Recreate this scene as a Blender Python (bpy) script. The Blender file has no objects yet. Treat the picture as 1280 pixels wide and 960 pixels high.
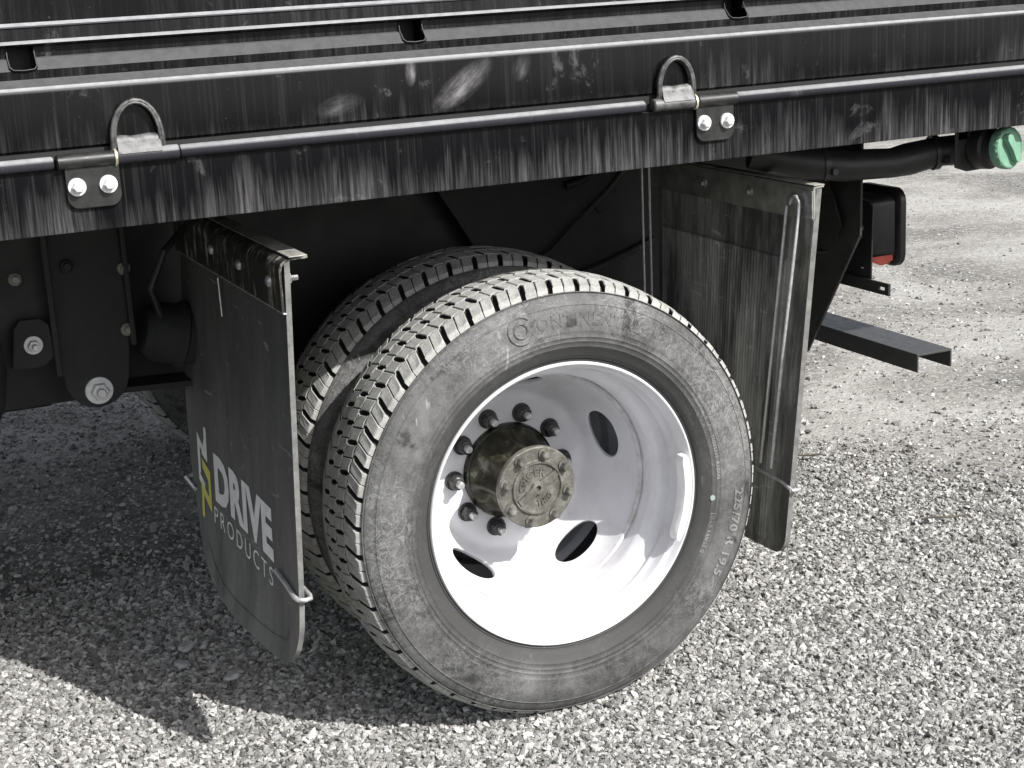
import bpy, math, random
import numpy as np
from mathutils import Vector, Matrix
R = math.radians
PI = math.pi
sc = bpy.context.scene
C = sc.collection

# ------------------------------------------------------------------ camera
cd = bpy.data.cameras.new('camera'); cam = bpy.data.objects.new('camera', cd); C.objects.link(cam)
right = Vector((0.90729775, -0.41749309, -0.0501030)); up = Vector((0.1513581, 0.21309478, 0.96523642)); fwd = Vector((0.39230284, 0.88334033, -0.25653137))
cam.matrix_world = Matrix(((right.x, up.x, -fwd.x, -1.19160), (right.y, up.y, -fwd.y, -2.46717), (right.z, up.z, -fwd.z, 1.34961), (0, 0, 0, 1)))
cd.sensor_width = 36; cd.lens = 2026.49 / 1280 * 36; cd.clip_start = 0.05; cd.clip_end = 2000
sc.camera = cam

# ------------------------------------------------------------------ world and sun
SUN = Vector((0.495, -1.0, 1.0)).normalized()          # direction towards the sun
w = bpy.data.worlds.new('World'); sc.world = w; w.use_nodes = True
nt = w.node_tree; bg = nt.nodes['Background']
sky = nt.nodes.new('ShaderNodeTexSky'); sky.sky_type = 'NISHITA'; sky.sun_disc = False
sky.sun_elevation = math.asin(SUN.z); sky.sun_rotation = math.atan2(SUN.x, SUN.y)
sky.air_density = 0.8; sky.dust_density = 2.0; sky.ozone_density = 0.6
hs = nt.nodes.new('ShaderNodeHueSaturation'); hs.inputs['Saturation'].default_value = 0.35
nt.links.new(sky.outputs[0], hs.inputs['Color']); nt.links.new(hs.outputs[0], bg.inputs[0]); bg.inputs[1].default_value = 0.145
sd = bpy.data.lights.new('sun', 'SUN'); sd.energy = 5.0; sd.angle = R(0.5); sd.color = (1.0, 0.98, 0.945)
so = bpy.data.objects.new('sun', sd); C.objects.link(so); so.rotation_euler = SUN.to_track_quat('Z', 'Y').to_euler()
sc.view_settings.view_transform = 'Standard'; sc.view_settings.look = 'None'
sc.view_settings.exposure = 0.42; sc.view_settings.gamma = 1.0

# ------------------------------------------------------------------ helpers
rnd = random.Random(7)

class MB:
    def __init__(s): s.v = []; s.f = []; s.m = []
    def add(s, vs, fs, mi=0):
        b = len(s.v); s.v += [tuple(a) for a in vs]; s.f += [tuple(b + i for i in f) for f in fs]; s.m += [mi] * len(fs)
    def box(s, x0, x1, y0, y1, z0, z1, M=None, mi=0):
        vs = [Vector((x, y, z)) for z in (z0, z1) for y in (y0, y1) for x in (x0, x1)]
        if M: vs = [M @ a for a in vs]
        s.add(vs, [(0, 2, 3, 1), (4, 5, 7, 6), (0, 1, 5, 4), (2, 6, 7, 3), (0, 4, 6, 2), (1, 3, 7, 5)], mi)
    def prism(s, pts, d, mi=0):
        # pts: 3D outline, d: extrusion vector
        n = len(pts); d = Vector(d); a = [Vector(p) for p in pts]
        s.add(a + [p + d for p in a], [tuple(reversed(range(n))), tuple(range(n, 2 * n))] + [(i, (i + 1) % n, n + (i + 1) % n, n + i) for i in range(n)], mi)
    def tube(s, pts, r, n=12, cap=True, mi=0):
        pts = [Vector(p) for p in pts]; rs = r if isinstance(r, (list, tuple)) else [r] * len(pts)
        t0 = (pts[1] - pts[0]).normalized()
        u = t0.orthogonal().normalized(); vs = []
        for i, p in enumerate(pts):
            t = ((pts[min(i + 1, len(pts) - 1)] - pts[max(i - 1, 0)])).normalized()
            u = (u - t * u.dot(t)).normalized(); q = t.cross(u)
            for k in range(n):
                a = 2 * PI * k / n; vs.append(p + (u * math.cos(a) + q * math.sin(a)) * rs[i])
        m = len(pts); fs = [(i * n + k, i * n + (k + 1) % n, (i + 1) * n + (k + 1) % n, (i + 1) * n + k) for i in range(m - 1) for k in range(n)]
        if cap: fs += [tuple(reversed(range(n))), tuple(range((m - 1) * n, m * n))]
        s.add(vs, fs, mi)
    def lathe(s, prof, o=(0, 0, 0), ax=(0, 1, 0), n=48, closed=False, mi=0, rmod=None):
        # prof: (radius, distance along the axis)
        ax = Vector(ax).normalized(); o = Vector(o)
        if abs(ax.y) > .999: u = Vector((1, 0, 0))
        else: u = ax.orthogonal().normalized()
        q = u.cross(ax) if abs(ax.y) > .999 else ax.cross(u)
        if abs(ax.y) > .999: q = Vector((0, 0, 1))
        vs = []
        for j, (r, h) in enumerate(prof):
            for k in range(n):
                a = 2 * PI * k / n; rr = r if rmod is None else rmod(r, h, a)
                vs.append(o + ax * h + (u * math.cos(a) + q * math.sin(a)) * rr)
        m = len(prof); rng = range(m) if closed else range(m - 1)
        s.add(vs, [(i * n + k, i * n + (k + 1) % n, ((i + 1) % m) * n + (k + 1) % n, ((i + 1) % m) * n + k) for i in rng for k in range(n)], mi)
        if not closed:
            b = len(s.v) - m * n
            if prof[0][0] > 1e-4: s.f.append(tuple(b + k for k in reversed(range(n)))); s.m.append(mi)
            if prof[-1][0] > 1e-4: s.f.append(tuple(b + (m - 1) * n + k for k in range(n))); s.m.append(mi)
    def build(s, name, mat, parent=None, smooth=30, bevel=0, loc=None, seg=2):
        me = bpy.data.meshes.new(name); me.from_pydata(s.v, [], s.f)
        for mm in (mat if isinstance(mat, (list, tuple)) else [mat]): me.materials.append(mm)
        me.polygons.foreach_set('material_index', s.m)
        import bmesh
        bm = bmesh.new(); bm.from_mesh(me); bmesh.ops.remove_doubles(bm, verts=bm.verts, dist=1e-6); bmesh.ops.recalc_face_normals(bm, faces=bm.faces); bm.to_mesh(me); bm.free()
        if smooth:
            me.polygons.foreach_set('use_smooth', [True] * len(me.polygons)); me.set_sharp_from_angle(angle=R(smooth))
        o = bpy.data.objects.new(name, me); C.objects.link(o)
        if parent: o.parent = parent
        if loc: o.location = loc
        if bevel:
            b = o.modifiers.new('bevel', 'BEVEL'); b.width = bevel; b.segments = seg; b.limit_method = 'ANGLE'; b.angle_limit = R(35); b.harden_normals = True
        return o

def arc(cx, cy, r, a0, a1, n=6):
    return [(cx + r * math.cos(R(a0 + (a1 - a0) * i / n)), cy + r * math.sin(R(a0 + (a1 - a0) * i / n))) for i in range(n + 1)]

def text_geo(txt, size, off=0.0, ext=0.001, space=1.0):
    cu = bpy.data.curves.new('lettering', 'FONT'); cu.body = txt; cu.size = size; cu.offset = off; cu.extrude = ext; cu.space_character = space; cu.resolution_u = 3
    o = bpy.data.objects.new('lettering', cu); C.objects.link(o)
    dg = bpy.context.evaluated_depsgraph_get()
    me = bpy.data.meshes.new_from_object(o.evaluated_get(dg)); bpy.data.objects.remove(o)
    vs = [tuple(v.co) for v in me.vertices]; fs = [tuple(p.vertices) for p in me.polygons]
    bpy.data.meshes.remove(me); bpy.data.curves.remove(cu)
    return vs, fs

# ------------------------------------------------------------------ materials
class NT:
    def __init__(s, name):
        s.m = bpy.data.materials.new(name); s.m.use_nodes = True; s.t = s.m.node_tree; s.b = s.t.nodes['Principled BSDF']
        s.co = s.t.nodes.new('ShaderNodeTexCoord')
    def n(s, typ, **k):
        o = s.t.nodes.new(typ)
        for a, b in k.items(): setattr(o, a, b)
        return o
    def l(s, a, b): s.t.links.new(a, b)
    def map(s, scale=(1, 1, 1), loc=(0, 0, 0), rot=(0, 0, 0), src='Object'):
        o = s.n('ShaderNodeMapping'); s.l(s.co.outputs[src], o.inputs[0]); o.inputs['Scale'].default_value = scale; o.inputs['Location'].default_value = loc; o.inputs['Rotation'].default_value = rot
        return o.outputs[0]
    def noise(s, vec, scale, detail=6, rough=.6, dist=0.0):
        o = s.n('ShaderNodeTexNoise'); s.l(vec, o.inputs['Vector']); o.inputs['Scale'].default_value = scale; o.inputs['Detail'].default_value = detail
        o.inputs['Roughness'].default_value = rough; o.inputs['Distortion'].default_value = dist
        return o.outputs['Fac']
    def ramp(s, fac, stops):
        o = s.n('ShaderNodeValToRGB'); s.l(fac, o.inputs[0]); e = o.color_ramp.elements
        while len(e) < len(stops): e.new(.5)
        for i, (p, c) in enumerate(stops):
            e[i].position = p; e[i].color = (c, c, c, 1) if isinstance(c, (int, float)) else (*c, 1)
        return o.outputs[0]
    def math(s, op, a, b=None, clamp=False):
        o = s.n('ShaderNodeMath', operation=op, use_clamp=clamp)
        for i, x in enumerate((a, b)):
            if x is None: continue
            if isinstance(x, (int, float)): o.inputs[i].default_value = x
            else: s.l(x, o.inputs[i])
        return o.outputs[0]
    def mix(s, fac, a, b):
        o = s.n('ShaderNodeMix', data_type='RGBA')
        for i, x in ((0, fac), (6, a), (7, b)):
            if hasattr(x, 'default_value') or hasattr(x, 'links'): s.l(x, o.inputs[i])
            elif isinstance(x, (int, float)): o.inputs[i].default_value = x if i == 0 else (x, x, x, 1)
            else: o.inputs[i].default_value = (*x, 1)
        return o.outputs[2]
    def bump(s, h, strength=.3, dist=.001):
        o = s.n('ShaderNodeBump'); s.l(h, o.inputs['Height']); o.inputs['Strength'].default_value = strength; o.inputs['Distance'].default_value = dist
        s.l(o.outputs[0], s.b.inputs['Normal'])
    def set(s, **k):
        for a, x in k.items():
            i = s.b.inputs[{'col': 'Base Color', 'rough': 'Roughness', 'metal': 'Metallic', 'spec': 'Specular IOR Level', 'coat': 'Coat Weight'}[a]]
            if hasattr(x, 'links'): s.l(x, i)
            elif a == 'col': i.default_value = (x, x, x, 1) if isinstance(x, (int, float)) else (*x, 1)
            else: i.default_value = x
        return s.m

def simple(name, col, rough=.5, metal=0.0, var=.25, scale=20, spec=.5, bump=.15):
    a = NT(name); c = (col,) * 3 if isinstance(col, (int, float)) else col
    f = a.noise(a.map(), scale, 8, .65)
    lo = tuple(x * (1 - var) for x in c); hi = tuple(min(1, x * (1 + var)) for x in c)
    a.set(col=a.ramp(f, [(.3, lo), (.7, hi)]), rough=a.ramp(f, [(.3, max(.05, rough - .1)), (.7, min(1, rough + .1))]), metal=metal, spec=spec)
    a.bump(a.noise(a.map(), scale * 6, 4), bump, .001)
    return a.m

def streaked(name, z0, z1, amount=1.0, base=.010, dust=(.24, .235, .24), rough=.24, thin=75, seed=0.0, floor=0.0, top=.075):
    # black gloss paint; dried water streaks of uneven length rise from the lower edge z0, faces that look up are painted paler as sky and sun highlights
    a = NT(name); v = a.map()
    sp = a.n('ShaderNodeSeparateXYZ'); a.l(v, sp.inputs[0])
    g = a.n('ShaderNodeMapRange'); a.l(sp.outputs['Z'], g.inputs[0]); g.inputs[1].default_value = z0; g.inputs[2].default_value = z1; g.clamp = True
    t = g.outputs[0]                                                     # 0 at the lower edge, 1 at the upper
    st = a.noise(a.map((1, .1, .020), (seed, 0, 0)), thin, 4, .75, .15)
    st2 = a.noise(a.map((1, .1, .05), (seed + 3, 0, 0)), thin * 2.4, 4, .7, .3)
    reg = a.noise(a.map((1, .3, .4), (seed, 2, 0)), 3.2, 5, .65)
    # height each streak reaches
    wide = a.noise(a.map((1, .1, .05), (seed + 7, 0, 0)), 17, 5, .7, .2)
    h = a.math('ADD', a.math('MULTIPLY', a.ramp(st, [(.30, 0), (.72, 1)]), .50), a.math('MULTIPLY', a.ramp(reg, [(.36, 0), (.64, 1)]), .85))
    h = a.math('ADD', h, a.math('MULTIPLY', a.ramp(wide, [(.35, 0), (.70, 1)]), .45))
    h = a.math('SUBTRACT', h, .46 - floor)
    m = a.math('MULTIPLY', a.math('SUBTRACT', h, t), .95, True)
    lip = a.math('MULTIPLY', a.math('SUBTRACT', .16, t), 3.0, True)                  # splash line right along the lower lip
    m = a.math('MAXIMUM', m, a.math('MULTIPLY', lip, a.ramp(a.noise(a.map((1, 1, .5), (seed, 1, 0)), 45, 6, .7), [(.38, 0), (.62, 1)])))
    m = a.math('MULTIPLY', m, a.ramp(st2, [(.34, .05), (.52, .55), (.68, 1)]))
    m = a.math('MULTIPLY', m, a.ramp(st, [(.34, .25), (.62, 1)]))
    m = a.math('MULTIPLY', m, amount, True)
    blot = a.math('MULTIPLY', a.ramp(a.noise(a.map((1, .1, .8), (seed + 5, 0, 0)), 11, 8, .75, .5), [(.60, 0), (.74, 1)]), .35)
    spk = a.math('MULTIPLY', a.ramp(a.noise(v, 240, 2, .5), [(.72, 0), (.80, 1)]), .22)
    fine = a.math('MULTIPLY', a.ramp(a.noise(a.map((1, .1, .012), (seed + 9, 0, 0)), thin * 1.6, 4, .8, .1), [(.52, 0), (.68, 1)]), .10 * amount)
    m = a.math('ADD', m, fine)
    if name.endswith('upper'):       # a hand-wide diagonal smear wiped into the dust
        def rotmap(cx, cz, ang, sx, sz):
            p0 = a.map((1, 0, 1), (-cx, 0, -cz)); q0 = a.n('ShaderNodeMapping'); a.l(p0, q0.inputs[0]); q0.inputs['Rotation'].default_value = (0, R(ang), 0)
            q1 = a.n('ShaderNodeMapping'); a.l(q0.outputs[0], q1.inputs[0]); q1.inputs['Scale'].default_value = (sx, 1, sz); return q1.outputs[0]
        sme = None
        for cx, cz, ang, sx, sz, k in ((-.175, 1.150, 34, 15, 42, .8), (-.385, 1.135, 12, 24, 55, .28), (-.262, 1.178, 85, 40, 95, .8), (-.07, 1.17, 60, 40, 60, .3)):
            gd = a.n('ShaderNodeTexGradient', gradient_type='SPHERICAL'); a.l(rotmap(cx, cz, ang, sx, sz), gd.inputs[0])
            o_ = a.math('MULTIPLY', a.math('MULTIPLY', a.ramp(a.noise(rotmap(cx, cz, ang + 4, 14, 150), 1.0, 5, .75, .5), [(.32, .15), (.65, 1)]), a.ramp(a.math('MULTIPLY', gd.outputs['Fac'], a.math('ADD', a.math('MULTIPLY', a.noise(rotmap(cx, cz, ang, 30, 60), 1.0, 5, .7), 2.6), -.75)), [(.0, 0), (.55, 1)])), k)
            sme = o_ if sme is None else a.math('ADD', sme, o_)
        m = a.math('ADD', m, sme)
    m = a.math('ADD', m, a.math('ADD', blot, spk), True)
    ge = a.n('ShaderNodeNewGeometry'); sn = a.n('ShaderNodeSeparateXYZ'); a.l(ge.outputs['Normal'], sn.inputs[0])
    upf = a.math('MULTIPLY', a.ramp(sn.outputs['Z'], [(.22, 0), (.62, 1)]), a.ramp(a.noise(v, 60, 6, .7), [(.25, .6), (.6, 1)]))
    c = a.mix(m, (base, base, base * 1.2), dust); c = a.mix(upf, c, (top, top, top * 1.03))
    a.set(col=c, rough=a.math('ADD', a.math('MULTIPLY', a.math('MAXIMUM', m, upf), .40), rough, True), spec=.15)
    a.bump(a.noise(v, 500, 3), .08, .0005)
    return a.m

M = {}
M['under'] = simple('underbody_black', .007, .6, 0, .4, 14)
M['under_dusty'] = simple('dusty_chassis_black', .017, .7, 0, .75, 14)
M['lower'] = streaked('streaked_black_paint_lower', .985, 1.10, .72, base=.004, seed=0, floor=.10)
M['upper'] = streaked('streaked_black_paint_upper', 1.10, 1.22, .42, base=.003, seed=9, floor=-.16)
M['gate'] = streaked('streaked_black_paint_gate', 1.15, 2.2, .16, base=.004, seed=21, thin=95, floor=.2)
M['lit_edge'] = streaked('black_paint_edge_highlight', 0, .5, .3, base=.03, rough=.22, top=.30, seed=6)  # rolled edges coloured pale in place of sun and sky highlight lines
M['tubep'] = streaked('satin_black_tube_top_highlight', 0.2, .5, .3, base=.028, rough=.22, top=.26, seed=4)  # upper side of the tube coloured paler as a painted highlight
M['steel'] = simple('scraped_bare_steel', .10, .5, .5, .7, 90, bump=.4)
M['zinc'] = simple('bright_zinc', .70, .42, .25, .15, 80)
M['dull_steel'] = simple('dull_bolt_steel', .42, .4, .7, .35, 90)
M['blackpaint'] = simple('black_powder_coat', .016, .42, 0, .4, 40)
M['blacknut'] = simple('black_oxide', .045, .4, .3, .5, 60)
M['lamp'] = simple('black_lamp_plastic', .013, .38, 0, .3, 30)
M['red'] = simple('red_lamp_lens', (.38, .07, .05), .25, 0, .15, 30)
M['clear'] = simple('clear_lamp_lens', (.6, .58, .52), .3, 0, .15, 30)
M['green'] = simple('green_plastic', (.15, .29, .20), .45, 0, .12, 50)
M['hose'] = simple('black_rubber_hose', .018, .5, 0, .4, 60)
M['channel'] = simple('satin_black_channel', .055, .42, .2, .15, 50)

def mk_rim():
    a = NT('white_rim_enamel'); v = a.map()
    d = a.ramp(a.noise(v, 7, 8, .7), [(.42, 0), (.75, .55)]); s = a.ramp(a.noise(v, 120, 3, .6), [(.70, 0), (.78, .6)])
    sp = a.n('ShaderNodeSeparateXYZ'); a.l(v, sp.inputs[0])
    run = a.math('MULTIPLY', a.ramp(a.noise(a.map((1, .4, .12)), 42, 5, .7), [(.56, 0), (.72, 1)]), a.ramp(a.noise(v, 11, 4, .6), [(.5, 0), (.64, .5)]))
    sy = a.math('MULTIPLY', a.ramp(a.math('ABSOLUTE', a.math('SUBTRACT', sp.outputs['Y'], .121)), [(0, 1), (.012, 0)]), a.ramp(a.noise(v, 30, 6, .7), [(.35, .1), (.6, .85)]))      # grime caught in the weld seam
    m = a.math('ADD', a.math('MAXIMUM', a.math('ADD', d, run), sy), s, True)
    a.set(col=a.mix(m, (.66, .66, .69), (.36, .345, .32)), rough=.38)
    a.bump(a.noise(v, 60, 3), .06, .001); return a.m
M['rim'] = mk_rim()
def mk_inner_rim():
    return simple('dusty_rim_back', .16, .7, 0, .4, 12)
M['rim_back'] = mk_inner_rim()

def mk_side(lift=1.0, name='dusty_tyre_sidewall'):
    a = NT(name); v = a.map()
    n1 = a.noise(v, 6, 10, .68, .3)
    n3 = a.noise(v, 300, 4, .7); n4 = a.noise(v, 55, 7, .75, .4)
    curl = a.ramp(a.noise(a.map(loc=(3, 1, 7)), 30, 5, .6, 1.6), [(.47, 0), (.505, 1), (.54, 0)])
    curl2 = a.ramp(a.noise(a.map(loc=(1, 5, 3)), 52, 4, .6, 1.2), [(.48, 0), (.51, 1), (.55, 0)])
    patch = a.ramp(a.noise(a.map(loc=(5, 0, 2)), 4.6, 4, .6), [(.46, 0), (.62, 1)])
    def scr(rot, loc):
        return a.ramp(a.noise(a.map((1, 1, .12), rot=(0, R(rot), 0), loc=loc), 120, 2, .5, .35), [(.70, 0), (.74, 1)])
    sc_ = a.math('MULTIPLY', a.math('ADD', scr(38, (0, 0, 0)), scr(-52, (4, 0, 1)), True), a.ramp(n1, [(.5, 0), (.6, 1)]))
    m = a.math('ADD', a.math('MULTIPLY', a.math('MULTIPLY', a.math('ADD', curl, a.math('MULTIPLY', curl2, .7), True), patch), .42), a.math('MULTIPLY', sc_, .55), True)
    base = a.ramp(n1, [(.36, .022 * lift), (.46, .050 * lift), (.56, .085 * lift), (.67, .155 * lift)])
    base2 = a.mix(a.ramp(n4, [(.44, 0), (.72, .6)]), base, .16 * lift)
    base2 = a.mix(a.ramp(n3, [(.40, 0), (.75, .45)]), base2, .18 * lift)
    dark = a.ramp(a.noise(a.map(loc=(9, 4, 1)), 10, 4, .6, .6), [(.60, 0), (.66, .8)])
    base3 = a.mix(dark, base2, .022)
    sp = a.n('ShaderNodeSeparateXYZ'); a.l(v, sp.inputs[0])
    rad = a.math('SQRT', a.math('ADD', a.math('POWER', sp.outputs['X'], 2), a.math('POWER', sp.outputs['Z'], 2)))
    rad = a.math('ADD', rad, a.math('MULTIPLY', a.math('SUBTRACT', n1, .5), .03))
    band = a.ramp(a.math('MULTIPLY', a.math('SUBTRACT', rad, .26), 7.0), [(.0, 0), (.20, .1), (.42, 1), (.80, 1), (.95, .55)])       # dust clings to the bulge, the bead zone stays cleaner
    base3 = a.mix(band, (.040, .040, .039), base3) if name.startswith('dusty_tyre') else base3
    m = a.math('MULTIPLY', m, a.math('ADD', a.math('MULTIPLY', band, .8), .2))
    a.set(col=a.mix(m, base3, (.36, .36, .35)), rough=.7, spec=.35)
    a.bump(a.math('ADD', n3, n4), .45, .0009); return a.m
M['side'] = mk_side(); M['letter'] = mk_side(1.9, 'dusty_raised_lettering')
def mk_tread():
    a = NT('dusty_tread_rubber'); v = a.map()
    n1 = a.noise(v, 35, 8, .7); n2 = a.noise(v, 300, 4, .7)
    m = a.math('MULTIPLY', a.ramp(n1, [(.3, .5), (.6, 1)]), a.ramp(n2, [(.3, .6), (.6, 1)]))
    a.set(col=a.mix(m, (.085, .085, .08), (.42, .42, .40)), rough=.85, spec=.2)
    a.bump(a.math('ADD', n2, n1), .5, .0012); return a.m
M['tread'] = mk_tread()
M['groove'] = simple('dark_tyre_groove', .020, .85, 0, .5, 40)
def mk_hub():
    a = NT('dusty_cast_hub'); v = a.map()
    n1 = a.noise(v, 40, 8, .7); n2 = a.noise(v, 300, 4, .7)
    c = a.ramp(n1, [(.3, (.045, .043, .034)), (.5, (.125, .122, .105)), (.7, (.26, .257, .235))])
    a.set(col=a.mix(a.ramp(n2, [(.55, 0), (.8, .6)]), c, (.06, .06, .04)), rough=.6, metal=.35)
    a.bump(a.math('ADD', n2, n1), .6, .0015); return a.m
M['hub'] = mk_hub()
M['barrel'] = NT('oily_hub_barrel'); _a = M['barrel']; _n = _a.noise(_a.map(), 26, 7, .7); _a.set(col=_a.ramp(_n, [(.42, (.012, .012, .006)), (.56, (.04, .038, .024)), (.66, (.20, .195, .15))]), rough=.42, metal=.2); M['barrel'] = _a.m
M['hub_seat'] = simple('oily_black_hub_seat', (.012, .014, .008), .25, .2, .6, 30)

def mk_flap(name, ribs=False):
    a = NT(name); v = a.map()
    sp = a.n('ShaderNodeSeparateXYZ'); a.l(v, sp.inputs[0])
    n1 = a.noise(a.map((1, 1, .35)), 12, 8, .7); n2 = a.noise(v, 150, 4, .7)
    dr = a.noise(a.map((1, 1, .05)), 60, 4, .7)
    g = a.n('ShaderNodeMapRange'); a.l(sp.outputs['Z'], g.inputs[0]); g.inputs[1].default_value = .15; g.inputs[2].default_value = .75; g.inputs[3].default_value = 1.0; g.inputs[4].default_value = .8 if ribs else .3
    m = a.math('MULTIPLY', a.ramp(n1, [(.3, .2), (.7, 1)]), g.outputs[0])
    m = a.math('ADD', m, a.math('MULTIPLY', a.ramp(n2, [(.62, 0), (.78, 1)]), .6), True)
    m = a.math('ADD', m, a.math('MULTIPLY', a.ramp(dr, [(.5, 0), (.72, 1)]), .35 if ribs else .12), True)
    sc2 = a.ramp(a.noise(a.map((1, .15, 1), rot=(R(-50), 0, 0)), 70, 3, .55, .4), [(.67, 0), (.71, .8)])
    m = a.math('ADD', m, sc2, True)
    m = a.math('ADD', m, a.math('MULTIPLY', a.ramp(a.noise(v, 42, 5, .75, 1.0), [(.61, 0), (.68, 1)]), .6), True)
    if ribs: m = a.math('MULTIPLY', m, a.ramp(a.noise(a.map((1, 1, .16), loc=(0, 3, 0)), 11, 5, .7), [(.40, .12), (.56, 1)]))
    a.set(col=a.mix(m, (.045, .046, .044), (.20, .20, .19) if not ribs else (.50, .495, .45)), rough=.62, spec=.35)
    a.bump(a.math('ADD', n2, a.math('MULTIPLY', dr, .7)), .3, .001)
    return a.m
M['flap'] = mk_flap('dusty_rubber_flap'); M['flap_r'] = mk_flap('mud_sprayed_rubber_flap', True)
def mk_bracket(name='scraped_bracket'):
    a = NT(name); v = a.map()
    dr = a.noise(a.map((1, 1, .08)), 75, 5, .7, .5); n1 = a.noise(v, 25, 7, .7)
    m = a.math('MULTIPLY', a.ramp(dr, [(.50, 0), (.62, 1)]), a.ramp(n1, [(.42, 0), (.62, 1)]))
    a.set(col=a.mix(m, (.03, .03, .028), (.42, .41, .36)), rough=.45, metal=.15)
    a.bump(n1, .2, .001); return a.m
M['bracket'] = mk_bracket()
M['bracket_r'] = simple('dusty_bracket_steel', (.24, .235, .21), .55, .2, .45, 24)
M['bracket_top'] = simple('dusty_bracket_flange', (.30, .295, .27), .55, .1, .5, 40)
M['wire'] = simple('galvanised_rod', .55, .4, .55, .25, 60)
M['edge'] = simple('worn_rubber_edge', (.14, .14, .133), .7, 0, .4, 60)
M['white_ink'] = simple('white_printed_ink', .80, .6, 0, .12, 60)
M['yellow_ink'] = simple('yellow_printed_ink', (.66, .64, .14), .6, 0, .12, 60)
M['stud'] = simple('stud_tip_steel', .50, .35, .6, .3, 90)
M['weight'] = simple('painted_wheel_weight', .74, .45, 0, .1, 40)

# ------------------------------------------------------------------ ground
def mk_ground():
    a = NT('packed_gravel_ground'); v = a.map()
    n1 = a.noise(v, 1.3, 8, .62, .4); n2 = a.noise(v, 22, 9, .75); n3 = a.noise(v, 160, 5, .75)
    vor = a.n('ShaderNodeTexVoronoi'); a.l(v, vor.inputs['Vector']); vor.inputs['Scale'].default_value = 85
    base = a.ramp(n1, [(.38, (.15, .142, .13)), (.47, (.25, .237, .215)), (.54, (.35, .338, .312)), (.66, (.46, .448, .42))])
    c1 = a.mix(a.ramp(n2, [(.30, .75), (.55, 0)]), base, (.20, .195, .185))
    c2 = a.mix(a.ramp(n3, [(.36, .7), (.56, 0)]), c1, (.16, .16, .155))
    cell = a.n('ShaderNodeSeparateColor'); a.l(vor.outputs['Color'], cell.inputs[0])
    c3 = a.mix(a.ramp(cell.outputs[0], [(.55, 0), (1, .6)]), c2, (.46, .455, .44))
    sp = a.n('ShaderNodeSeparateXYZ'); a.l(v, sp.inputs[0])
    dd = a.math('ADD', a.math('MULTIPLY', sp.outputs['X'], .30), a.math('MULTIPLY', sp.outputs['Y'], .72))       # ground toned darker under the loose stone by the truck, for dark gaps
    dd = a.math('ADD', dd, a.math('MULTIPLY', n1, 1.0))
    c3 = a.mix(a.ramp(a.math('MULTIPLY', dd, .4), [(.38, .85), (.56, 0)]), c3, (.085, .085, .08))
    a.set(col=c3, rough=.95, spec=.2)
    h = a.math('ADD', a.math('MULTIPLY', vor.outputs['Distance'], -1.0), a.math('ADD', n3, n2))
    a.bump(h, .55, .005); return a.m
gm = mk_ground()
mb = MB()
xs = [-300, -60, -15] + [x * .25 for x in range(-20, 37)] + [12, 20, 60, 300]
ys = [-300, -60, -10] + [y * .25 for y in range(-14, 37)] + [12, 20, 60, 300]
def gh(x, y):
    if not (-5.1 < x < 9.1 and -3.6 < y < 9.1): return 0
    return -.006 + .005 * math.sin(1.9 * x + .7 * y) * math.sin(1.3 * y - .8 * x + 1)
vs = [(x, y, gh(x, y)) for y in ys for x in xs]; nx = len(xs)
mb.add(vs, [(j * nx + i, j * nx + i + 1, (j + 1) * nx + i + 1, (j + 1) * nx + i) for j in range(len(ys) - 1) for i in range(nx - 1)])
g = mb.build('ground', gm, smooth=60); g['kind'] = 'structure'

# loose crushed stone: points carry a size, geometry nodes put one of twelve angular stones on each
def mk_stone():
    a = NT('crushed_stone'); v = a.map()
    oi = a.n('ShaderNodeObjectInfo')
    col = a.ramp(oi.outputs['Random'], [(0, (.06, .06, .058)), (.12, (.15, .149, .144)), (.36, (.27, .267, .255)), (.75, (.43, .425, .408)), (1, (.66, .652, .63))])
    n = a.noise(v, 2.2, 6, .7)
    a.set(col=a.mix(a.ramp(n, [(.4, 0), (.75, .5)]), col, (.36, .35, .335)), rough=.85, spec=.3)
    a.bump(a.noise(v, 5, 4), .4, .3); return a.m
sm = mk_stone()
rs = np.random.RandomState(3)
P_ = []; S_ = []
def scatter(n, x0, x1, y0, y1, s0, s1, zf=.2, keep=None):
    p = np.stack([rs.uniform(x0, x1, n), rs.uniform(y0, y1, n)], 1); s = s0 + (s1 - s0) * rs.rand(n) ** 2.4
    if keep is not None:
        k = rs.rand(n) < keep(p[:, 0], p[:, 1]); p = p[k]; s = s[k]
    z = rs.uniform(-.3, .75, len(p)) * s * .9 + np.array([gh(a, b) for a, b in p])
    P_.append(np.c_[p, z]); S_.append(s)
def fade(x, y):      # the loose stone thins out behind the truck where the yard is packed hard
    d = (x + 1.1) * .30 + (y + .6) * .72
    wob = .22 * np.sin(x * 2.3 + y) + .18 * np.sin(y * 3.1 - x * 1.7)
    return np.clip((2.05 + wob - d) / .75, 0, 1) * .95 + .05
scatter(370000, -1.25, 2.5, -.75, 1.15, .0024, .0082, keep=fade)
scatter(130000, -1.25, 3.2, 1.15, 3.3, .0030, .0085, keep=lambda x, y: np.maximum(fade(x, y), .35 * (x < .6)))
scatter(30000, .5, 7.0, .8, 7.5, .0025, .0062, keep=lambda x, y: .35 + 0 * x)
scatter(500, -1.2, 2.6, -.7, 1.8, .008, .014)
pts = np.concatenate(P_); szs = np.concatenate(S_)
me = bpy.data.meshes.new('gravel'); me.vertices.add(len(pts)); me.vertices.foreach_set('co', pts.astype(np.float32).ravel())
at = me.attributes.new('size', 'FLOAT', 'POINT'); at.data.foreach_set('value', szs.astype(np.float32))
me.materials.append(sm)
gv = bpy.data.objects.new('gravel', me); C.objects.link(gv); gv['kind'] = 'stuff'
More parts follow.
